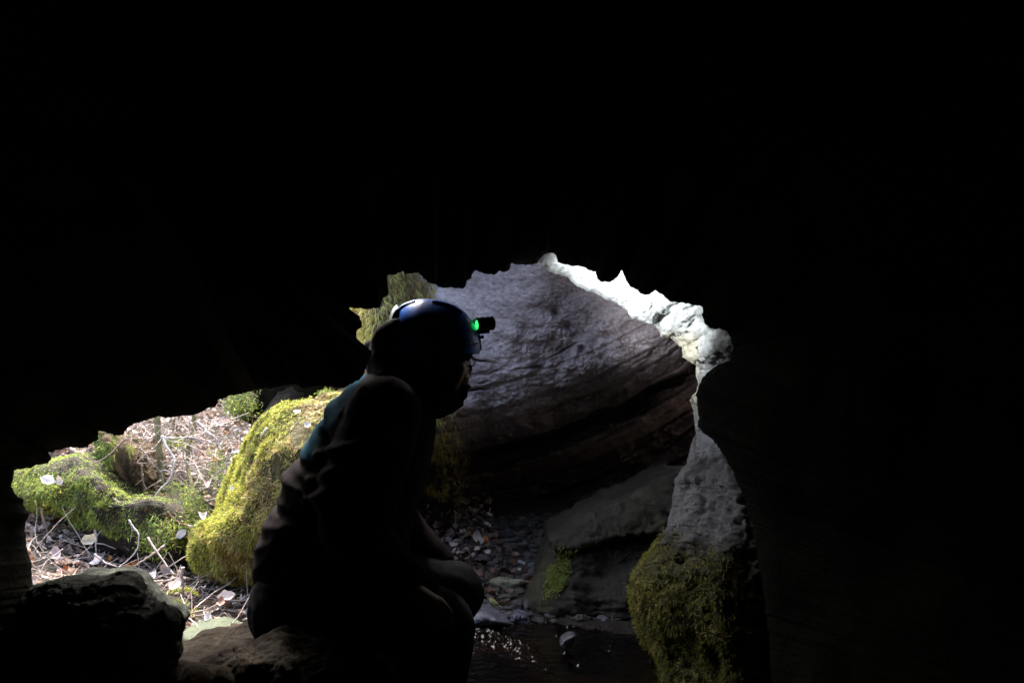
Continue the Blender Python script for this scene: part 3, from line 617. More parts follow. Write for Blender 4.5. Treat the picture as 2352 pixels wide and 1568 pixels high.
# ================================================================== STUMP, SAPLINGS, ROOT
stump = empty('tree_stump', Vector(P(310, 1200, 4.7)), 'split leaning rotten tree stump with bare brown wood on the bank', 'stump')
poly = [(224, 992), (234, 985), (262, 1003), (300, 1026), (332, 1048), (350, 1085), (358, 1120), (372, 1150), (378, 1195), (340, 1215), (300, 1205), (268, 1170), (252, 1120), (243, 1075), (232, 1030)]
o, Gs, Ns = pillow('trunk', poly, 4.7, .16, .3, M['wood'], c=(305, 1110), n=180, rings=50, power=3., disp=(.02, 9), seed=81, jag=7, strat=lambda G: .035*fbm(np.stack([(G[..., 0]+.62*(G[..., 2]))*1., G[..., 1]*.3, G[..., 2]*.05], -1), 26, 4, 82, ridged=True))
keep(o, stump)
B = Batch(); moss_on(B, Gs, Ns, 5200, .035, [DG, GR, YG*.8, OL], 83, lambda c: np.clip(sst(268, 250, proj(c)[0])+sst(.1, .4, fbm(c, 6, 2, 9))*(proj(c)[1] < 1040)*(proj(c)[0] > 290), 0, 1), 1.3, .6, .13)
keep(B.build('moss', M['moss']), stump)
o, _, _ = pillow('hollow', [(262, 1140), (300, 1120), (350, 1150), (380, 1200), (350, 1235), (290, 1225), (262, 1190)], 4.62, .06, .1, M['soil'], n=60, rings=14, seed=84, jag=3); keep(o, stump)  # solid lump of dark soil standing in for the shaded hollow

def limb(name, label, pts, r0, r1, mat, group=None, cat='branch', col=None, d=None, branches=()):
    """a stem through grid points (x, y, distance) with side shoots"""
    Q = np.array([P(*q) for q in pts]); S = spline(Q, max(8, len(pts)*5))
    S = S+rng.normal(size=S.shape)*min(r0*.2, .0015)
    V, f = tube(S, np.linspace(r0, r1, len(S)), 8)
    c0 = np.array(col if col is not None else (.35, .31, .29))
    cols = np.broadcast_to(c0, (len(V), 3))*rng.uniform(.75, 1.2, (len(V), 1))
    V = list(V); f = list(f); cols = list(cols)
    for br in branches:
        Q2 = np.array([P(*q) for q in br]); S2 = spline(Q2, max(6, len(br)*4)); V2, f2 = tube(S2, np.linspace(r1*1.1, r1*.45, len(S2)), 6)
        n = len(V); V += list(V2); f += [tuple(i+n for i in q) for q in f2]; cols += list(np.broadcast_to(c0, (len(V2), 3)))
    cols = [c_*.7 for c_ in cols]; off = Q[-1]; V = np.array(V)-off
    o = mesh_obj(name, V, f, mat, cols=np.array(cols)); o.location = Vector(off)
    return tag(o, label, cat, group)
GRN = (.95, .95, .75)
def sapling(label, pts, r0, r1):
    return limb('sapling', label, pts, r0, r1, M['bark'], cat='sapling', col=GRN, group='thin saplings on the bank')
sapling('straight greenish sapling stem just right of the stump', [(360, 850, 4.75), (361, 958, 4.7), (366, 1040, 4.65), (371, 1090, 4.62), (370, 1112, 4.6)], .016, .015)
sapling('thin crooked sapling stem right of the straight greenish one', [(443, 860, 4.9), (446, 955, 4.85), (444, 990, 4.8), (436, 1015, 4.75), (430, 1060, 4.7), (440, 1110, 4.6), (452, 1148, 4.5)], .010, .008)
sapling('short dead stick standing behind the two taller sapling stems', [(399, 880, 5.2), (399, 960, 5.2), (397, 985, 5.2)], .010, .010)
root = limb('tree_root', 'dark dead tree root leaning behind the mossy boulder', [(735, 840, 4.9), (700, 880, 4.9), (668, 915, 4.8), (640, 960, 4.7), (600, 1000, 4.7)], .09, .07, M['soil'], cat='root')
o, _, _ = pillow('bank_boulder', [(520, 780), (600, 760), (720, 770), (760, 830), (740, 930), (660, 960), (600, 985), (560, 965), (540, 930)], 5.0, .25, .5, M['cave'], n=100, rings=24, seed=86, jag=4)
tag(o, 'dark shaded boulder under the roof behind the mossy boulder', 'boulder')

# ---- named twigs
def z1d(x, y, d): a, b_ = z1(x, y); return (a, b_, d)
def twig(label, pts, d, r=.004, col=(.52, .46, .46), br=(), d2=None, group='bare twigs on the bank'):
    d2 = d2 or d; n = len(pts)
    r *= .75
    Q = [z1d(x, y, d+(d2-d)*i/(n-1)) for i, (x, y) in enumerate(pts)]
    bb = [[z1d(x, y, d+(d2-d)*.5) for x, y in b_] for b_ in br]
    return limb('twig', label, Q, r, r*.5, M['twig'], group, 'twig', col, branches=bb)
twig('long pale zigzag twig crossing from the sapling down to the moss', [(1270, 475), (1300, 550), (1360, 640), (1370, 680), (1340, 800), (1250, 900), (1180, 1000), (1110, 1090), (1065, 1140)], 4.45, 0.0075, br=[[(1360, 640), (1405, 680)], [(1340, 760), (1290, 740), (1250, 755)], [(1270, 475), (1350, 525)]], d2=4.2)
twig('thick pale twig arching from under the roof toward the leaf slope', [(1545, 365), (1600, 420), (1650, 465), (1695, 500), (1715, 550), (1740, 590)], 4.7, .010, br=[[(1600, 420), (1580, 350)], [(1650, 465), (1780, 500)]], d2=4.6)
twig('thin arched twig between the sapling stems', [(1290, 490), (1370, 490), (1480, 485), (1550, 495), (1590, 530), (1618, 580)], 4.55, .006)
twig('hanging twig curling down beside the crooked sapling', [(1440, 560), (1440, 640), (1470, 690), (1540, 745), (1590, 800), (1585, 850)], 4.4, .005, br=[[(1470, 690), (1430, 740)]])
twig('brown twig lying diagonally over the green moss ledge', [(815, 925), (880, 965), (940, 1010), (980, 1065), (1050, 1120)], 4.15, .009, (.26, .18, .15), br=[[(830, 935), (865, 1015)]], d2=4.1)
twig('curved pale twig looping down in front of the dark hollow', [(1010, 1130), (1040, 1180), (1085, 1240), (1085, 1310), (1070, 1370), (1020, 1430), (960, 1480), (930, 1500)], 4.02, .005, br=[[(1010, 1130), (1035, 1210), (1020, 1300)]], d2=3.9)
twig('forked pale twig standing at the left of the hollow', [(745, 1215), (758, 1260), (752, 1330), (755, 1390), (760, 1430)], 4.1, .006, br=[[(758, 1260), (800, 1205)], [(752, 1315), (810, 1320), (860, 1340), (910, 1358)], [(758, 1250), (735, 1210)]])
twig('thick brown twig rising to the right under the moss ledge', [(1295, 1330), (1220, 1385), (1140, 1440), (1050, 1495)], 3.95, .009, (.36, .28, .24), d2=3.85)
twig('dark stick running down right from the hollow to the leaves', [(1160, 1270), (1210, 1350), (1270, 1440), (1330, 1520), (1370, 1560)], 3.95, .007, (.2, .16, .15), d2=3.7)
twig('red brown twig reaching right toward the mossy boulder', [(1310, 1065), (1370, 1130), (1430, 1165), (1480, 1180)], 4.1, .006, (.33, .17, .12))
twig('fine pale twig ending at the mossy boulder flank', [(1475, 1180), (1560, 1180), (1640, 1185), (1725, 1205)], 4.05, .005)
twig('thin brown twig leaning across the stump face', [(985, 495), (920, 560), (860, 620), (780, 670), (700, 705), (640, 740), (560, 790)], 4.4, .006, (.33, .24, .19), br=[[(700, 705), (640, 700)]])
twig('pair of bare roots hanging below the left moss', [(330, 1030), (335, 1090), (355, 1150), (370, 1210), (385, 1240)], 4.3, .008, (.42, .28, .22), br=[[(320, 1040), (330, 1120), (350, 1180)]])
twig('reddish root hanging left of the green ledge', [(435, 895), (445, 960), (440, 1040), (415, 1110)], 4.3, .005, (.38, .22, .16))
twig('dead side shoot hanging on the right of the stump', [(1090, 565), (1130, 600), (1160, 650), (1182, 690)], 4.4, .006, (.42, .34, .3))
twig('forked brown twig hanging in the stump hollow', [(1110, 700), (1115, 780), (1125, 840), (1145, 890)], 4.4, .006, (.3, .22, .16), br=[[(1115, 815), (1060, 860)]])
twig('white twig standing on the leaf slope below the hollow', [(740, 1400), (800, 1450), (860, 1480), (920, 1500)], 3.9, .006)
twig('slanted dead branch under the roof edge at the straight sapling', [(1400, 322), (1340, 350), (1290, 385), (1240, 410)], 4.9, .012, (.45, .38, .28))
twig('thin twig leaning from the roof edge moss to the boulder', [(1720, 190), (1790, 270), (1850, 340), (1900, 390), (1990, 410)], 4.6, .006, (.4, .32, .27))
twig('short white stick on the mossy boulder top', [(2095, 415), (2070, 445), (2045, 480)], 3.62, .006, (.75, .72, .66))
def z2d(x, y, d): a, b_ = zb(x, y); return (a, b_, d)
for lab, pts, r, c_ in [('short upright twig stub among the leaves right of the dark boulder', [(1320, 300), (1318, 380), (1325, 450), (1330, 520)], .007, (.5, .42, .4)),
                        ('curved grey stick beside the person at the leaf edge', [(1840, 520), (1820, 570), (1790, 620), (1760, 640)], .012, (.3, .27, .27)),
                        ('thin pale twig lying over the leaves toward the person', [(1530, 595), (1490, 640), (1470, 670)], .005, (.6, .5, .42)),
                        ('level twig on the leaves behind the dark boulder', [(1020, 385), (1080, 400), (1150, 402), (1240, 395)], .006, (.5, .38, .32)),
                        ('dark thin twig reaching from the leaves to the back of the jacket', [(1600, 540), (1700, 545), (1780, 540), (1850, 535)], .005, (.3, .24, .22))]:
    limb('twig', lab, [z2d(x, y, 3.5) for x, y in pts], r, r*.5, M['twig'], 'bare twigs on the bank', 'twig', c_)

# ---- leaf litter and single leaves
def ground_pts(n, x0, x1, y0, y1, dens=None):
    x = rng.uniform(x0, x1, n); y = rng.uniform(y0, y1, n); z = zg(x, y)
    e = .02; nx = -(zg(x+e, y)-z)/e; ny = -(zg(x, y+e)-z)/e
    p = np.stack([x, y, z], -1); nn = unit(np.stack([nx, ny, np.ones(n)], -1))
    if dens is not None: k = rng.random(n) < dens(p); p, nn = p[k], nn[k]
    return p, nn
B = Batch()
p, nn = ground_pts(11000, -3.2, -.1, 2.9, 7.6, lambda p: .55+.45*sst(-.3, .3, fbm(p, 2, 2, 91)))
for a, b_ in zip(p, nn):
    s = rng.uniform(.009, .022)*(1.6 if rng.random() < .12 else 1)
    c = LEAFC[rng.choice(len(LEAFC), p=LEAFP)]*rng.uniform(.45, 1.15)
    V, f, C = leaf_shape(a+b_*rng.uniform(.004, .035), b_+rng.normal(size=3)*.6, s, c); B.add(V, f, C)
p, nn = ground_pts(500, -.35, .35, 3.55, 4.5, lambda p: sst(.25, -.3, p[:, 0]))
for a, b_ in zip(p, nn):
    V, f, C = leaf_shape(a+b_*.012, b_+rng.normal(size=3)*.5, rng.uniform(.012, .026), LEAFC[rng.choice(len(LEAFC), p=LEAFP)]*np.array([.40, .31, .26])*rng.uniform(.3, 1)); B.add(V, f, C)
tag(B.build('leaf_litter', M['leaf']), 'carpet of bleached and brown dead leaves over the bank outside the cave', 'leaf litter', kind='stuff')
B = Batch()
p, nn = ground_pts(10000, -3.2, -.45, 2.9, 7.0, lambda p: .5+.5*sst(-.2, .3, fbm(p, 3, 2, 95)))
for a, b_ in zip(p, nn):
    l = rng.uniform(.02, .13); dr_ = unit(rng.normal(size=3)*np.array([1, 1, .35])); q = np.stack([a+b_*.01, a+b_*.018+dr_*l*.5+rng.normal(size=3)*.004, a+b_*.012+dr_*l])
    V, f = tube(q, [.0016, .0014, .0007], 4); fa = np.array([list(z) if len(z) == 4 else list(z)+[z[0]] for z in f[:8]])
    B.add(V, fa, np.broadcast_to(np.array([.42, .34, .29])*rng.uniform(.4, 1.5), V.shape))
for k in range(420):
    if rng.random() < .7: u0, v0, d0_ = rng.uniform(270, 570), rng.uniform(950, 1160), rng.uniform(4.5, 5.2)
    else: u0, v0, d0_ = rng.uniform(40, 560), rng.uniform(1230, 1440), 4.
    q0 = P(u0, v0, d0_); q0[2] = max(q0[2], float(zg(q0[0], q0[1]))+.01) if v0 < 1200 else 0
    if v0 >= 1200:
        y_ = rng.uniform(3.1, 4.2); q0 = P(u0, v0, y_); q0[2] = float(zg(q0[0], q0[1]))+.015
    l = rng.uniform(.10, .38); dd = unit(rng.normal(size=3)*np.array([1, .7, .55])); pts = [q0]
    for j in range(4):
        dd = unit(dd+rng.normal(size=3)*.28); nx_ = pts[-1]+dd*l/4; nx_[2] = max(nx_[2], float(zg(nx_[0], nx_[1]))+.006); pts.append(nx_)
    r_ = rng.uniform(.0012, .0032); V, f = tube(np.array(pts), np.linspace(r_, r_*.5, 5), 4); fa = np.array([list(z) for z in f[:16]])
    B.add(V, fa, np.broadcast_to(np.array([.46, .38, .35])*rng.uniform(.3, 1.5), V.shape))
tag(B.build('twig_litter', M['twig']), 'scatter of fine broken twigs and needles in the leaves on the bank', 'twig litter', kind='stuff')
def leaf(label, vx_, vy_, d, size, col, nrm, curl=(.3, .2)):
    p = P(vx_, vy_, d); V, f, C = leaf_shape(np.zeros(3), np.array(nrm, float), size*.7, np.array(col)*.8, (curl[0]*1.7, curl[1]*1.7))
    o = mesh_obj('dead_leaf', V, f, M['leaf'], cols=C.reshape(-1, 3)); o.location = Vector(p)
    return tag(o, label, 'leaf', 'single dead leaves standing out on the bank')
leaf('round grey leaf hanging under the moss ledge beside the mossy boulder', 416, 1224, 3.9, .033, (.46, .44, .48), (.05, -1, .25), (.05, .05))
leaf('small white oval leaf on the left flank of the mossy boulder', 533, 1120, 3.62, .014, (.8, .8, .78), (-.2, -1, .5), (.0, .1))
leaf('crumpled white leaf folded on the moss below the crooked sapling', 468, 1188, 4.0, .03, (.75, .66, .66), (0, -.6, 1), (1.1, .3))
leaf('orange leaf lying below the thick brown twig', 296, 1301, 3.95, .026, (.62, .22, .04), (0, -.5, 1), (.1, .3))
leaf('red brown curled leaf left on the litter', 150, 1310, 3.9, .032, (.34, .10, .03), (0, -.6, 1), (.5, .6))
leaf('large pale curled leaf beside the hollow', 205, 1242, 4.0, .045, (.52, .47, .36), (.1, -.9, .7), (.6, .2))
leaf('large pinkish leaf standing on the left litter', 130, 1270, 3.95, .045, (.42, .33, .33), (-.1, -.9, .7), (.3, .3))
leaf('white crumpled leaf at the foot of the forked twig', 222, 1292, 3.9, .035, (.78, .72, .74), (0, -.7, .9), (.7, .6))
leaf('big bleached leaf on the left under the roof', 112, 1103, 4.15, .05, (.82, .74, .76), (.1, -.8, .7), (.5, .2))
leaf('tan leaf beside the big bleached leaf', 138, 1103, 4.12, .03, (.62, .52, .48), (0, -1, .3), (.2, .4))
leaf('orange brown curled leaf near the roof edge on the left', 152, 1062, 4.6, .04, (.62, .30, .14), (0, -.5, 1), (1.2, .1))
leaf('large brown leaf under the fork of the roof edge', 515, 952, 4.75, .045, (.46, .34, .30), (0, -1, .4), (.6, .4))
leaf('white leaf lying between twigs near the roof edge', 545, 985, 4.5, .025, (.8, .74, .74), (0, -.5, 1), (.3, .2))
leaf('orange leaf on the bare slope left of the mossy boulder', 495, 1055, 4.45, .022, (.5, .22, .07), (0, -.5, 1), (.4, .4))
leaf('round white leaf on the slope at the boulder', 543, 1035, 4.2, .020, (.82, .8, .8), (0, -.8, .6), (.1, .1))
leaf('bright white leaf just below the round white leaf', 541, 1054, 4.15, .020, (.82, .8, .82), (0, -.8, .6), (.4, .1))
leaf('long curled brown leaf across the slope by the boulder', 478, 1112, 4.2, .033, (.50, .40, .37), (0, -.6, 1), (1.2, .1))
leaf('white leaf on the grey patch of the mossy boulder', 682, 945, 3.7, .022, (.78, .72, .74), (0, -.5, 1), (.2, .2))
leaf('second pale leaf at the shoulder of the jacket on the boulder', 706, 976, 3.6, .022, (.72, .66, .66), (0, -.7, .8), (.3, .3))
leaf('large bleached ragged leaf near the person on the leaf slope', 520, 1372, 3.4, .045, (.75, .66, .64), (0, -.7, 1), (.5, .3))
leaf('dark red brown leaf lying on the ragged bleached leaf', 508, 1382, 3.36, .03, (.36, .20, .15), (0, -.7, 1), (.2, .3))
leaf('white cupped leaf behind the lichen stone', 478, 1420, 3.25, .03, (.8, .74, .76), (0, -.6, 1), (.9, .6))
leaf('brown leaf standing upright beside the lichen stone', 540, 1442, 3.1, .03, (.36, .27, .25), (.2, -1, .2), (.1, .2))
leaf('white rounded leaf behind the dark boulder', 350, 1325, 3.6, .03, (.8, .74, .74), (0, -.4, 1), (.8, .4))
leaf('tall dark leaf standing behind the dark boulder', 380, 1305, 3.65, .035, (.22, .19, .19), (.2, -1, .1), (.1, .2))
leaf('wide pale leaf beside the upright twig stub', 405, 1340, 3.55, .045, (.58, .48, .46), (0, -.7, .8), (.2, .2))
leaf('curled piece of pale bark on the shore right of the knee', 1078, 1297, 4.0, .034, (.46, .38, .35), (-.2, -.8, .7), (1.0, .2))
leaf('brown curled leaf at the top of the shore', 1045, 1300, 4.05, .028, (.34, .22, .17), (0, -.8, .7), (.8, .5))
# moss tufts under the roof edge
B = Batch()
for (x0, y0, d_, n_, rx, ry) in [(555, 925, 4.6, 1100, 30, 34), (750, 905, 4.2, 350, 16, 10), (500, 1080, 4.4, 150, 30, 60), (365, 1230, 4.1, 1300, 42, 40), (110, 1120, 4.3, 1600, 50, 28), (440, 1150, 4.3, 260, 30, 40), (405, 1015, 4.7, 150, 24, 12)]:
    n_ = int(n_*2.4); q = rng.normal(size=(n_, 3))*np.array([1, 1, 1.5]); pt = P(x0+q[:, 0]*rx*.5, y0+q[:, 1]*ry*.5, d_+q[:, 2]*.04)
    fronds(B, pt, np.tile(unit(np.array([-.1, -.8, .6])), (n_, 1)), rng.uniform(.010, .024, n_), moss_cols(pt, [DG, BR, GR, GR*1.5, YG, DG], 97, 9.), .7, .8, .2)
tag(B.build('bank_moss', M['moss']), 'scattered tufts of feathery green moss on the bank between stump and roof edge', 'moss', kind='stuff')

# ================================================================== PERSON
def Q(vx_, vy_, dy=0.): return np.array([(vx_*K-512)/F*2.6, 2.6+dy, (341-vy_*K)/F*2.6+CZ])
MV = K/F*2.6       # metres per grid unit at the person
class Blob:
    def __init__(s): s.V = []; s.F = []; s.n = 0
    def put(s, V, f): s.V.append(np.asarray(V)); s.F += [tuple(int(i)+s.n for i in q) for q in f]; s.n += len(V)
    def chain(s, pts, flat=1.):
        """pts: (gx, gy, dy, radius in grid units); a tapered rounded limb"""
        C = np.array([Q(*p[:3]) for p in pts]); R = np.array([p[3]*MV for p in pts])
        n = len(pts)*8; S = spline(C, n); r = np.interp(np.linspace(0, 1, n), np.linspace(0, 1, len(pts)), R)
        T = unit(np.gradient(S, axis=0)); e = np.linspace(0, math.pi/2, 6)[1:]
        P0 = [S[0]-T[0]*r[0]*math.sin(a) for a in e[::-1]]; R0 = [max(r[0]*math.cos(a), 1e-4) for a in e[::-1]]
        P1 = [S[-1]+T[-1]*r[-1]*math.sin(a) for a in e]; R1 = [max(r[-1]*math.cos(a), 1e-4) for a in e]
        S = np.array(P0+list(S)+P1); r = np.array(R0+list(r)+R1)
        V, f = tube(S, r, 20)
        if flat != 1.: c0 = V[:, 1].mean(); V[:, 1] = c0+(V[:, 1]-c0)*flat
        s.put(V, f)
    def ell(s, c, rx, ry, rz, rot=0.):
        th = np.linspace(0, 2*math.pi, 24, endpoint=False); ph = np.linspace(-math.pi/2, math.pi/2, 15)
        a = np.cos(ph)[:, None]*np.cos(th); b_ = np.cos(ph)[:, None]*np.sin(th); h = np.repeat(np.sin(ph)[:, None], 24, 1)
        X = a*rx; Y = b_*ry; Z = h*rz; cr_, sr = math.cos(rot), math.sin(rot)
        V = np.stack([X*cr_-Z*sr, Y, X*sr+Z*cr_], -1).reshape(-1, 3)+Q(*c); s.put(V, grid_faces(15, 24, True).tolist())
    def loft(s, st):
        th = np.linspace(0, 2*math.pi, 40, endpoint=False); G = []
        S_ = np.asarray(st, float); u = np.linspace(0, len(st)-1, 60); S_ = np.stack([np.interp(u, np.arange(len(st)), S_[:, k]) for k in range(5)], -1)
        for k in range(5): S_[2:-2, k] = (S_[:-4, k]+S_[1:-3, k]+S_[2:-2, k]+S_[3:-1, k]+S_[4:, k])/5
        for vy_, xl, xr, hd, dy in S_:
            a = Q(xl, vy_); b_ = Q(xr, vy_); c = (a+b_)/2; hx = (b_[0]-a[0])/2
            sx = np.sign(np.cos(th))*np.abs(np.cos(th))**.85; sy = np.sign(np.sin(th))*np.abs(np.sin(th))**.85
            G.append(np.stack([c[0]+hx*sx, 2.6+dy+hd*sy, np.full(40, c[2])], -1))
        G = np.array(G); V = np.concatenate([G.reshape(-1, 3), G[0].mean(0)[None], G[-1].mean(0)[None]]); k = len(G)*40
        s.put(V, grid_faces(len(G), 40, True).tolist()+[(k, (j+1) % 40, j) for j in range(40)]+[(k+1, k-40+j, k-40+(j+1) % 40) for j in range(40)])
    def build(s, name, mat, parent, vox=.007, smooth=6, fold=None, sub=0):
        me = bpy.data.meshes.new(name); me.from_pydata(np.concatenate(s.V).tolist(), [], s.F)
        o = bpy.data.objects.new(name, me); COL.objects.link(o)
        r = o.modifiers.new('r', 'REMESH'); r.mode = 'VOXEL'; r.voxel_size = vox
        sm = o.modifiers.new('s', 'SMOOTH'); sm.iterations = smooth; sm.factor = .5
        dg = bpy.context.evaluated_depsgraph_get(); me2 = bpy.data.meshes.new_from_object(o.evaluated_get(dg)); o.modifiers.clear(); o.data = me2
        n = len(me2.vertices); co = np.zeros(n*3); me2.vertices.foreach_get('co', co); co = co.reshape(-1, 3)
        if fold is not None:
            no = np.zeros(n*3); me2.vertices.foreach_get('normal', no); no = no.reshape(-1, 3)
            co = co+no*fold(co)[:, None]; me2.vertices.foreach_set('co', co.ravel()); me2.update()
        me2.polygons.foreach_set('use_smooth', [True]*len(me2.polygons)); me2.materials.clear(); me2.materials.append(mat); me2.name = name
        keep(o, parent); return o
M['jacket'] = plain_mat('charcoal_jacket_cloth', (.012, .010, .0105), .95, bump=.3, bscale=900, spec=.02)
M['teal'] = plain_mat('teal_jacket_cloth', (.008, .036, .055), .95, bump=.3, bscale=900, spec=.02)
M['black'] = plain_mat('black_cloth', (.010, .009, .010), .9, bump=.3, bscale=600, spec=.08)
M['trouser'] = plain_mat('dark_trouser_cloth', (.009, .010, .013), .9, bump=.3, bscale=700, spec=.06)
M['skin'] = plain_mat('skin', (.30, .19, .13), .55, bump=.1, bscale=400, spec=.4)
M['hair'] = plain_mat('hair', (.02, .014, .01), .6)
M['blue'] = plain_mat('blue_helmet_shell', (.016, .12, .55), .40, coat=.0, spec=.25, bscale=80)
M['plastic'] = plain_mat('black_plastic', (.012, .012, .013), .35)
M['rubber'] = plain_mat('black_rubber', (.02, .02, .02), .7)
M['green'] = plain_mat('green_plastic', (.07, .62, .03), .4)
M['clip'] = plain_mat('grey_clip_plastic', (.16, .18, .18), .35)
M['letter'] = plain_mat('grey_lettering', (.42, .45, .50), .5)
m, nt, b = newmat('green_light'); b.inputs['Base Color'].default_value = (.02, .3, .05, 1); b.inputs['Emission Color'].default_value = (.03, 1, .12, 1); b.inputs['Emission Strength'].default_value = .45; M['glow'] = m
N = nt.nodes; lw = N.new('ShaderNodeTexGradient'); lw.gradient_type = 'SPHERICAL'; tc = N.new('ShaderNodeTexCoord'); nt.links.new(tc.outputs['Object'], lw.inputs[0])
m, nt, b = newmat('lamp_light'); b.inputs['Emission Color'].default_value = (.9, .95, 1, 1); b.inputs['Emission Strength'].default_value = 20; M['lamp'] = m
m, nt, b = newmat('clear_lens'); b.inputs['Base Color'].default_value = (.9, .9, .95, 1); b.inputs['Roughness'].default_value = .05; b.inputs['Alpha'].default_value = .22; b.inputs['Specular IOR Level'].default_value = .8; M['lens'] = m

per = empty('person', Vector(Q(900, 1618)), 'person crouching in profile with a blue helmet, dark jacket and lit headlamp, hand on knee', 'person')
# --- body: head, neck, trunk, arms, legs and hands in one surface
Bd = Blob()
Bd.ell((985, 792, 0), 96*MV, .078, 100*MV)                      # cranium
Bd.ell((1032, 838, 0), 46*MV, .062, 50*MV)                      # face
Bd.chain([(1062, 815, -.028, 12), (1066, 812, 0, 13), (1062, 815, .028, 12)])      # brow
Bd.chain([(1068, 824, 0, 7), (1077, 838, 0, 7.5), (1080, 848, 0, 7)])              # nose
Bd.ell((1072, 851, -.009), 7*MV, .006, 5.5*MV); Bd.ell((1072, 851, .009), 7*MV, .006, 5.5*MV)
Bd.chain([(1058, 846, -.036, 14), (1050, 862, -.04, 16), (1040, 880, -.036, 18)])  # cheek near
Bd.chain([(1058, 846, .036, 14), (1050, 862, .04, 16), (1040, 880, .036, 18)])
Bd.chain([(1067, 863, -.014, 7), (1072, 864, 0, 7), (1067, 863, .014, 7)])         # upper lip
Bd.chain([(1065, 871, -.012, 7), (1071, 872, 0, 7.5), (1065, 871, .012, 7)])
Bd.ell((1058, 888, 0), 17*MV, .024, 14*MV)                                          # chin
Bd.chain([(1010, 868, 0, 40), (985, 900, 0, 42), (945, 935, 0, 42)])               # neck
Bd.chain([(1014, 812, -.078, 9), (1020, 822, -.083, 8), (1016, 836, -.078, 6)]); Bd.chain([(1014, 812, .078, 9), (1020, 822, .083, 8), (1016, 836, .078, 6)])  # ears
Bd.chain([(900, 965, 0, 58), (830, 1060, 0, 90), (750, 1220, 0, 100), (710, 1360, 0, 85)], 1.25)
HN = [(1003, 1326), (1018, 1340), (1030, 1352)]
for sg in (-1, 1):
    ox = 0 if sg < 0 else 18; y0 = .19*sg
    Bd.chain([(905, 935, y0, 58), (865, 1080, y0+.03*sg, 52), (852, 1190, y0+.04*sg, 44), (925, 1262, y0*.95, 36), (992, 1318, y0*.85, 24)])
    Bd.chain([(700, 1372, .1*sg, 88), (860, 1368, .13*sg, 76), (1013+ox*.6, 1386, .15*sg, 50), (1022-ox*3.5, 1480, .15*sg, 48), (1002-ox*6, 1575, .15*sg, 34)])
    Bd.chain([(1000-ox*6, 1590, .15*sg, 30), (1050-ox*6, 1600, .16*sg, 26), (1100-ox*6, 1606, .17*sg, 20)])
    # palm and fingers resting on the side of the near knee, on top of the far one
    hy = -.238 if sg < 0 else .06; uy = 0 if sg < 0 else 70
    Bd.chain([(984, 1312+uy*.85, hy+.01*(sg < 0)+.03*(sg > 0), 18), (1000, 1322+uy, hy, 19), (1014, 1333+uy, hy, 18)])
    for kf, (ln, r_) in enumerate([(.8, 7.), (.96, 7.8), (1., 8.), (.88, 7.8)]):
        o_ = (kf-1.5)*12.5
        if sg < 0: bx, by, by2, dy2 = 1014+o_*.62, 1336-o_*.62, 1., 0
        else: bx, by, by2, dy2 = 1010, 1404, .5, o_*MV*1.1
        Bd.chain([(bx, by, hy+dy2, r_+1), (bx+15*ln, by+15*ln*by2, hy+dy2-.003, r_), (bx+24*ln, by+30*ln*by2, hy+dy2+.003, r_*.92), (bx+28*ln, by+46*ln*by2, hy+dy2+.012, r_*.78)])
    Bd.chain([(1000, 1318+uy, hy+.0, 9.5), (1014, 1320+uy, hy+.006, 9), (1028, 1326+uy, hy+.008, 7.5)])
body = Bd.build('body', M['skin'], per, .0038, 5)
# --- jacket
def folds(co):
    u_, v_ = (co[:, 0]/2.6*F+512)/K, (341-(co[:, 2]-CZ)/2.6*F)/K
    p = np.stack([co[:, 0], co[:, 1]*.6, co[:, 2]], -1)
    w = fbm(p*np.array([1, 1, 1.])+.3*np.stack([fbm(p, 3, 2, 1)]*3, -1), 7, 3, 101, ridged=True)
    f = .006*w+.005*fbm(p, 15, 3, 103, ridged=True)
    # named creases: (x1,y1)-(x2,y2), height, width
    for xa, ya, xb, yb, h, wd in [(790, 1020, 900, 985, .020, 12), (775, 1070, 870, 1030, .020, 13), (762, 1115, 830, 1080, .018, 12), (900, 1000, 975, 970, .005, 10), (880, 1080, 965, 1070, .005, 11), (640, 1150, 730, 1160, -.012, 9), (640, 1195, 710, 1180, .009, 11), (620, 1245, 680, 1205, .009, 11), (612, 1300, 660, 1240, .008, 11), (700, 1045, 770, 1060, -.010, 9), (760, 940, 790, 1010, -.012, 9), (780, 905, 770, 960, .014, 10), (680, 1090, 770, 1115, .010, 13)]:
        L2 = (xb-xa)**2+(yb-ya)**2; t = np.clip(((u_-xa)*(xb-xa)+(v_-ya)*(yb-ya))/L2, -.2, 1.2)
        dd = np.hypot(u_-xa-t*(xb-xa), v_-ya-t*(yb-ya)); f = f+h*np.exp(-(dd/wd)**2)
    return f*(1-.6*sst(890, 960, u_))
J = Blob()
J.loft([(858, 858, 935, .09, 0), (866, 838, 965, .13, 0), (885, 808, 985, .175, 0), (925, 778, 998, .21, 0), (980, 730, 1000, .225, 0), (1050, 688, 990, .225, 0), (1120, 654, 972, .215, 0), (1190, 622, 948, .205, 0), (1250, 603, 935, .20, 0), (1300, 594, 930, .2, 0), (1360, 598, 920, .2, 0), (1410, 622, 890, .19, 0), (1445, 665, 850, .16, 0), (1462, 720, 810, .1, 0)])
for sg in (-1, 1):
    J.chain([(905, 935, .17*sg, 76), (880, 1020, .20*sg, 82), (856, 1110, .22*sg, 82), (852, 1185, .225*sg, 74), (905, 1250, .205*sg, 58), (985+(14 if sg > 0 else 0), 1312+(12 if sg > 0 else 0), .17*sg, 36)])
jk = J.build('jacket', M['jacket'], per, .007, 4, folds)
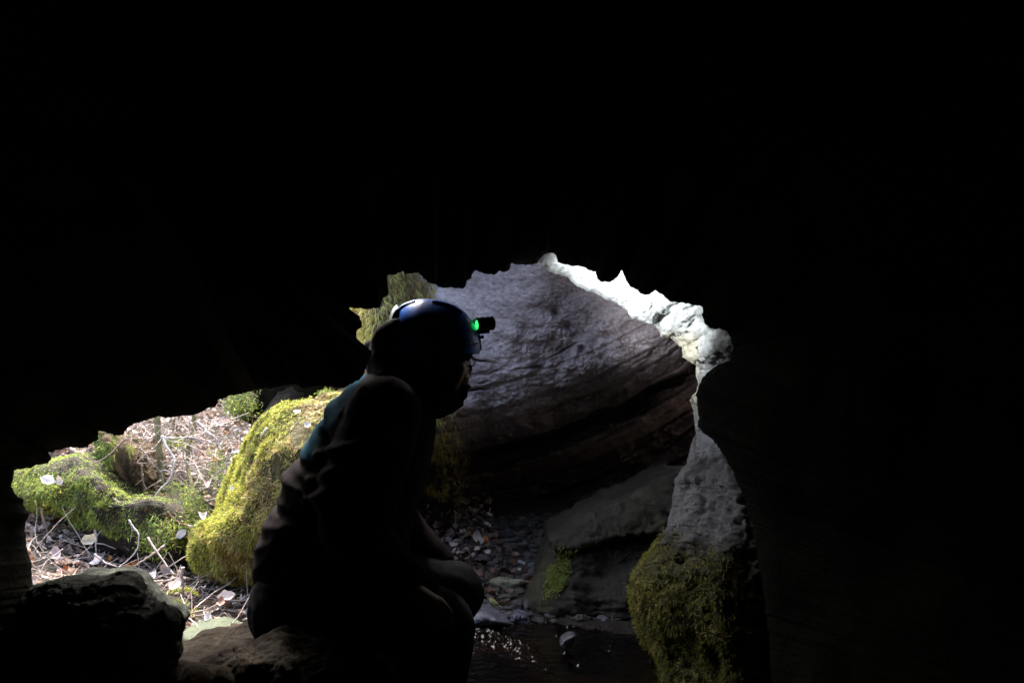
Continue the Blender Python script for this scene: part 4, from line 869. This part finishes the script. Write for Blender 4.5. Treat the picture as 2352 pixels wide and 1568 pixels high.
# teal yoke and shoulder panel: cut out of the jacket as a part of its own
def split(o, name, mat, test, parent, lift=0.):
    me = o.data; n = len(me.vertices); co = np.zeros(n*3); me.vertices.foreach_get('co', co); co = co.reshape(-1, 3)
    fs = [tuple(p_.vertices) for p_ in me.polygons]; cen = np.array([co[list(f)].mean(0) for f in fs]); t = test(cen)
    def mk(idx, nm, mt):
        used = sorted({v for i in idx for v in fs[i]}); mp = {v: k for k, v in enumerate(used)}
        q = mesh_obj(nm, co[used], [tuple(mp[v] for v in fs[i]) for i in idx], mt); keep(q, parent); return q
    a = mk(np.nonzero(~t)[0], o.name, o.data.materials[0]); b2 = mk(np.nonzero(t)[0], name, mat)
    nm = o.name; bpy.data.objects.remove(o); a.name = nm; return a, b2
def tealtest(c):
    u_, v_ = (c[:, 0]/2.6*F+512)/K, (341-(c[:, 2]-CZ)/2.6*F)/K
    seam = 1032+.08*(u_-690)
    return (v_ < seam)*(u_ < np.interp(v_, [861, 906, 952, 996, 1030], [850, 822, 803, 765, 750]))
jk, tl = split(jk, 'jacket_yoke', M['teal'], tealtest, per); tl['label'] = 'teal shoulder panel of the jacket'
# --- hood, scarf, trousers, boots
H = Blob()
H.chain([(905, 775, 0, 34), (888, 800, 0, 34), (885, 830, 0, 42), (905, 862, 0, 58)], 2.0)
H.chain([(915, 745, -.05, 16), (895, 765, -.05, 20), (880, 790, -.04, 22)]); H.chain([(915, 745, .05, 16), (895, 765, .05, 20), (880, 790, .04, 22)])
H.chain([(902, 748, 0, 14), (892, 770, 0, 20), (888, 800, 0, 26)], 2.6)
H.chain([(851, 784, -.01, 5), (851, 797, -.01, 12), (862, 825, -.01, 22), (880, 860, 0, 34)], 1.6)
H.chain([(836, 797, .04, 5), (850, 812, .04, 16), (872, 845, .03, 28)], 1.6)
H.chain([(940, 860, 0, 60), (960, 880, 0, 66), (985, 905, 0, 56)], 1.5)
H.build('hood', M['black'], per, .006, 4, lambda co: .007*fbm(co, 14, 3, 111, ridged=True))
S = Blob()
S.chain([(985, 880, 0, 52), (1010, 900, 0, 50), (1020, 905, 0, 46)], 1.15); S.chain([(1012, 890, 0, 34), (1040, 896, 0, 30), (1055, 900, 0, 19)], 1.5)
S.chain([(1020, 925, 0, 28), (1040, 925, 0, 16), (1060, 928, 0, 7)], 1.5); S.chain([(975, 920, 0, 60), (1000, 928, 0, 34)], 1.3)
S.chain([(1050, 886, -.03, 8), (1072, 886, -.012, 5.5), (1072, 886, .012, 5.5), (1050, 886, .03, 8)])
S.build('scarf', M['black'], per, .005, 4, lambda co: .004*fbm(co, 30, 3, 113, ridged=True))
for sg in (-1, 1):
    ox = 0 if sg < 0 else 14
    T_ = Blob(); T_.chain([(695, 1372, .1*sg, 100), (780, 1370, .12*sg, 92), (890, 1372, .14*sg, 84), (985+ox, 1384, .155*sg, 72), (1022+ox, 1394, .155*sg, 70), (1030-ox*2, 1440, .155*sg, 66), (1020-ox*4.5, 1500, .155*sg, 62), (1012-ox*7.5, 1560, .155*sg, 58)])
    if sg < 0: TR = T_
    else: TR.V += T_.V; TR.F += [tuple(i+TR.n for i in q) for q in T_.F]; TR.n += T_.n
TR.chain([(690, 1380, -.08, 92), (690, 1380, .08, 92)])
TR.build('trousers', M['trouser'], per, .007, 5, lambda co: .008*fbm(co, 9, 3, 115, ridged=True))
for sg in (-1, 1):
    ox = 0 if sg < 0 else 14
    Bt = Blob(); ox = -ox*7.5; Bt.chain([(1010+ox, 1540, .155*sg, 46), (1006+ox, 1588, .155*sg, 38)]); Bt.chain([(985+ox, 1596, .155*sg, 30), (1050+ox, 1602, .16*sg, 34), (1108+ox, 1608, .165*sg, 25)])
    Bt.build('boot', M['rubber'], per, .006, 4)
Hr = Blob(); Hr.ell((980, 806, 0), 92*MV, .083, 82*MV); Hr.build('hair', M['hair'], per, .007, 2)
# --- eye, glasses
def ring(cx, cy, dy, w, h, rad, rotz, name, mat, sides=8, seg=40, p=.7):
    th = np.linspace(0, 2*math.pi, seg, endpoint=False); a = np.sign(np.cos(th))*np.abs(np.cos(th))**p*w; b_ = np.sign(np.sin(th))*np.abs(np.sin(th))**p*h
    C = np.stack([a*math.cos(rotz), a*math.sin(rotz), b_], -1); n0 = np.array([-math.sin(rotz), math.cos(rotz), 0]); o_ = unit(np.stack([b_*0+np.cos(th)*math.cos(rotz), np.cos(th)*math.sin(rotz), np.sin(th)], -1))
    ph = np.linspace(0, 2*math.pi, sides, endpoint=False)
    G = C[:, None]+rad*(np.cos(ph)[None, :, None]*o_[:, None]+np.sin(ph)[None, :, None]*n0)
    V = G.reshape(-1, 3)+Q(cx, cy, dy); i, j = np.meshgrid(np.arange(seg), np.arange(sides), indexing='ij')
    f = np.stack([i*sides+j, i*sides+(j+1) % sides, ((i+1) % seg)*sides+(j+1) % sides, ((i+1) % seg)*sides+j], -1).reshape(-1, 4)
    return V, f.tolist(), C+Q(cx, cy, dy)
gl = bpy.data.objects.new('glasses', None); COL.objects.link(gl); gl.location = Vector(Q(1080, 828)); gl.parent = per; gl.matrix_parent_inverse = __import__('mathutils').Matrix.Translation(-Vector(per.location))
Vf, Ff = [], []
def addp(V, f):
    n = sum(len(v) for v in Vf); Vf.append(np.asarray(V)); Ff.extend(tuple(int(i)+n for i in q) for q in f)
for sg, rz in ((-1, math.radians(-58)+math.pi), (1, math.radians(58))):
    V, f, Cc = ring(1080, 829, .034*sg, .023, .013, .0013, rz, '', None); addp(V, f)
    ln = mesh_obj('lens', np.concatenate([Cc, Cc.mean(0)[None]]), [(i, (i+1) % 40, 40) for i in range(40)], M['lens']); ln.parent = gl
    ln.matrix_parent_inverse = __import__('mathutils').Matrix.Translation(-Vector(gl.location))
    V, f = tube(spline([Q(1070, 822, .055*sg), Q(1045, 818, .076*sg), Q(1018, 818, .084*sg)], 10), .0015, 6); addp(V, f)
V, f = tube(spline([Q(1086, 826, -.012), Q(1088, 824, 0), Q(1086, 826, .012)], 6), .0014, 6); addp(V, f)
fr = mesh_obj('frame', np.concatenate(Vf), Ff, M['plastic']); fr.parent = gl; fr.matrix_parent_inverse = __import__('mathutils').Matrix.Translation(-Vector(gl.location))
for sg in (-1, 1):
    E = Blob(); E.ell((1062, 829, .030*sg), .0115, .0115, .0115); E.build('eye', M['clip'], per, .002, 1)

# --- helmet
prof = [(1101, 812), (1104, 800), (1103, 783), (1099, 766), (1091, 746), (1080, 729), (1063, 712), (1042, 699), (1018, 691), (990, 686), (964, 686), (940, 691), (922, 700), (909, 715), (900, 737), (894, 762), (892, 786), (896, 808), (902, 820)]
pr = spline([Q(*p) for p in prof], 60); cH = Q(998, 815)
ps = np.linspace(-math.pi/2, math.pi/2, 41)
def shell(off=0.):
    G = []
    for s_ in ps:
        g = cH+(pr-cH)*(1+off/.11)*math.cos(s_)**.92 if abs(s_) < math.pi/2-1e-6 else np.repeat(cH[None], 60, 0).copy()
        g = g.copy(); g[:, 1] = cH[1]+math.sin(s_)*(.108+off); 
        # side drop over the ears
        G.append(g)
    return np.array(G)
hel = bpy.data.objects.new('helmet', None); COL.objects.link(hel); hel.location = Vector(cH); keep(hel, per); hel['label'] = 'glossy blue helmet'
def hchild(o): o.parent = hel; o.matrix_parent_inverse = __import__('mathutils').Matrix.Translation(-Vector(hel.location)); return o
Go, Gi = shell(0), shell(-.010)
def dropside(G):
    # lower edge reaches further down at the sides and back
    return G
V = np.concatenate([Go.reshape(-1, 3), Gi.reshape(-1, 3)]); nA = Go.reshape(-1, 3).shape[0]
f1 = grid_faces(41, 60); f2 = f1[:, ::-1]+nA
rim = [(i*60, (i+1)*60, (i+1)*60+nA, i*60+nA) for i in range(40)]+[((i+1)*60+59, i*60+59, i*60+59+nA, (i+1)*60+59+nA) for i in range(40)]
hs = hchild(mesh_obj('shell', V, f1.tolist()+f2.tolist()+rim, M['blue']))
# side skirts hiding the temples, dark padding
Pd = Blob(); Pd.ell((990, 806, 0), 98*MV, .098, 50*MV); pdn = Pd.build('padding', M['black'], per, .005, 2)
pdn.parent = hel; pdn.matrix_parent_inverse = __import__('mathutils').Matrix.Translation(-Vector(hel.location))
def tubeobj(name, pts, r, mat, par=hchild, sides=10):
    V, f = tube(spline(pts, 24), r, sides); return par(mesh_obj(name, V, f, mat))
def surf(u, ps_, off=.0):      # point on the shell: u along the outline 0..59, ps_ sideways angle
    q = np.array([np.interp(u, np.arange(60), pr[:, k]) for k in range(3)]); g = cH+(q-cH)*math.cos(ps_)**.92*(1+off/.11); g[1] = cH[1]+math.sin(ps_)*(.108+off); return g
for a in (-.32, .32): tubeobj('vent', [surf(19, a, .0), surf(24, a*1.1, .0005), surf(29, a*1.05, .0)], .004, M['plastic'])
for a in (-.32, .32): tubeobj('vent', [surf(34, a, .0), surf(39, a*1.1, .0005), surf(43, a*1.05, .0)], .004, M['plastic'])
# visor padding with studs, strap
tubeobj('chin_strap', [Q(1030, 818, -.092), Q(1030, 850, -.075), Q(1042, 880, -.05), Q(1050, 893, -.02)], .004, M['rubber'])
tubeobj('chin_strap', [Q(975, 822, -.096), Q(1005, 850, -.08), Q(1035, 878, -.055)], .004, M['rubber'])
# rear goggle clip
cl = []
for (uu, a) in [(40.5, .0), (40.5, .34)]: cl.append((uu, a))
us = np.linspace(40.5, 45.5, 8); as_ = np.linspace(-.42, .1, 8)
Gc = np.array([[surf(u, a, .006+.002*math.sin((i/7)*math.pi)) for a in as_] for i, u in enumerate(us)]); Gc2 = np.array([[surf(u, a, .0005) for a in as_] for u in us])
V = np.concatenate([Gc.reshape(-1, 3), Gc2.reshape(-1, 3)]); e = [(i, i+1) for i in range(7)]
ff = grid_faces(8, 8).tolist()+(grid_faces(8, 8)[:, ::-1]+64).tolist()
for i in range(7): ff += [(i, i+1, i+65, i+64), (56+i+1, 56+i, 120+i, 120+i+1), ((i+1)*8, i*8, i*8+64, (i+1)*8+64), (i*8+7, (i+1)*8+7, (i+1)*8+71, i*8+71)]
hchild(mesh_obj('rear_clip', V, ff, M['clip'], smooth=False))
# lettering on the front side
tcu = bpy.data.curves.new('lettering', 'FONT'); tcu.body = 'poc'; tcu.size = .0195; tcu.extrude = 0; tcu.space_character = 1.05; tcu.offset = .0002
to = bpy.data.objects.new('lettering', tcu); COL.objects.link(to); dg = bpy.context.evaluated_depsgraph_get()
tm = bpy.data.meshes.new_from_object(to.evaluated_get(dg)); bpy.data.objects.remove(to)
n = len(tm.vertices); co = np.zeros(n*3); tm.vertices.foreach_get('co', co); co = co.reshape(-1, 3)
out = np.zeros_like(co); wmax = co[:, 0].max()
pz = pr[:, 2]; base_z = Q(1085, 791)[2]
for i, c in enumerate(co):
    ang = math.radians(-47+26*c[0]/wmax); k = math.cos(ang)**.92
    zt = cH[2]+(base_z+c[1]-cH[2])/k
    u_ = np.interp(zt, pz[:24], np.arange(24)); out[i] = surf(u_, ang, .0012)
tm.vertices.foreach_set('co', out.ravel()); tm.materials.clear(); tm.materials.append(M['letter'])
lt = bpy.data.objects.new('lettering', tm); COL.objects.link(lt); hchild(lt)

# --- headlamp
hl = bpy.data.objects.new('headlamp', None); COL.objects.link(hl); hl.location = Vector(Q(1112, 743)); keep(hl, per); hl['label'] = 'black cylindrical headlamp, lit, with green glowing back'
def lchild(o): o.parent = hl; o.matrix_parent_inverse = __import__('mathutils').Matrix.Translation(-Vector(hl.location)); return o
lax = unit(np.array([.86, .50, .10])*1.)          # beam axis
def lathe(c, ax, prof_, sides=40):
    ax = unit(np.array(ax)); a = unit(np.cross(ax, [0, 0, 1.])); b_ = np.cross(ax, a); th = np.linspace(0, 2*math.pi, sides, endpoint=False)
    G = np.array([[c+ax*h+r*(math.cos(t)*a+math.sin(t)*b_) for t in th] for h, r in prof_]); return G.reshape(-1, 3), grid_faces(len(prof_), sides, True)
r0 = .0185; h0 = .0245
cL = Q(1112.5, 743)
V, f = lathe(cL, lax, [(-h0+.006, .0005), (-h0+.005, r0*.70), (-h0, r0*.76), (-h0, r0*.95), (-h0+.002, r0), (-h0+.006, r0), (-h0+.0065, r0*.94), (-h0+.008, r0*.94), (-h0+.0085, r0), (0, r0), (.0005, r0*.96), (.002, r0*.96), (.0025, r0), (.012, r0), (.0125, r0*.95), (.014, r0*.95), (.0145, r0), (h0-.001, r0), (h0, r0*.95), (h0, r0*.85), (h0-.004, r0*.8), (h0-.006, .0005)])
lchild(mesh_obj('housing', V, f.tolist(), M['plastic'], smooth=False))
V, f = lathe(cL, lax, [(-h0+.0035, .0003), (-h0+.0025, r0*.35), (-h0+.0042, r0*.62), (-h0+.0055, r0*.70)]); lchild(mesh_obj('indicator', V, f.tolist(), M['glow']))
V, f = lathe(cL, lax, [(-h0-.0006, r0*.74), (-h0-.0016, r0*.78), (-h0-.0016, r0*.9), (-h0-.0006, r0*.93)]); lchild(mesh_obj('bezel', V, f.tolist(), M['clip']))
V, f = lathe(cL, lax, [(h0-.003, r0*.78), (h0-.003, .0003)]); lchild(mesh_obj('lamp_glass', V, f.tolist(), M['lamp']))
def boxm(c, sx, sy, sz, rot=0.):
    X = np.array([[x, y, z] for x in (-1, 1) for y in (-1, 1) for z in (-1, 1)], float)*np.array([sx, sy, sz])/2; cr_, sr = math.cos(rot), math.sin(rot)
    X = np.stack([X[:, 0]*cr_-X[:, 2]*sr, X[:, 1], X[:, 0]*sr+X[:, 2]*cr_], -1)+c
    return X, [(0, 1, 3, 2), (4, 6, 7, 5), (0, 4, 5, 1), (2, 3, 7, 6), (0, 2, 6, 4), (1, 5, 7, 3)]
def bev(o, w=.0015):
    b_ = o.modifiers.new('b', 'BEVEL'); b_.width = w; b_.segments = 2; return o
V1, f1_ = boxm(Q(1112, 762), .030, .018, .008, .08); V2, f2_ = boxm(Q(1099, 764), .010, .022, .008, -.3)
lchild(bev(mesh_obj('bracket', np.concatenate([V1, V2]), f1_+[tuple(i+8 for i in q) for q in f2_], M['green'], smooth=False)))
V1, f1_ = boxm(Q(1103.5, 786), .004, .022, .040, .12); lchild(bev(mesh_obj('mount_plate', V1, f1_, M['plastic'], smooth=False)))
E = Blob(); E.ell((1108, 773, -.004), .0052, .012, .0052); kb = E.build('knob', M['rubber'], per, .0015, 1); kb.parent = hl; kb.matrix_parent_inverse = __import__('mathutils').Matrix.Translation(-Vector(hl.location))
tubeobj('lamp_strap', [surf(6, a, .0015) for a in np.linspace(-1.3, 1.3, 9)], .0016, M['rubber'], lchild)
sp = bpy.data.lights.new('headlamp_beam', 'SPOT'); sp.energy = 9; sp.color = (.88, .95, 1.); sp.spot_size = math.radians(56); sp.spot_blend = .6; sp.shadow_soft_size = .012
spo = bpy.data.objects.new('headlamp_beam', sp); COL.objects.link(spo)
tgt = Vector(P(1440, 688, 3.1)); src = Vector(cL+lax*(h0+.004)); spo.location = src
spo.rotation_euler = (tgt-src).to_track_quat('-Z', 'Y').to_euler()
spo.parent = hl; spo.matrix_parent_inverse = __import__('mathutils').Matrix.Translation(-Vector(hl.location))
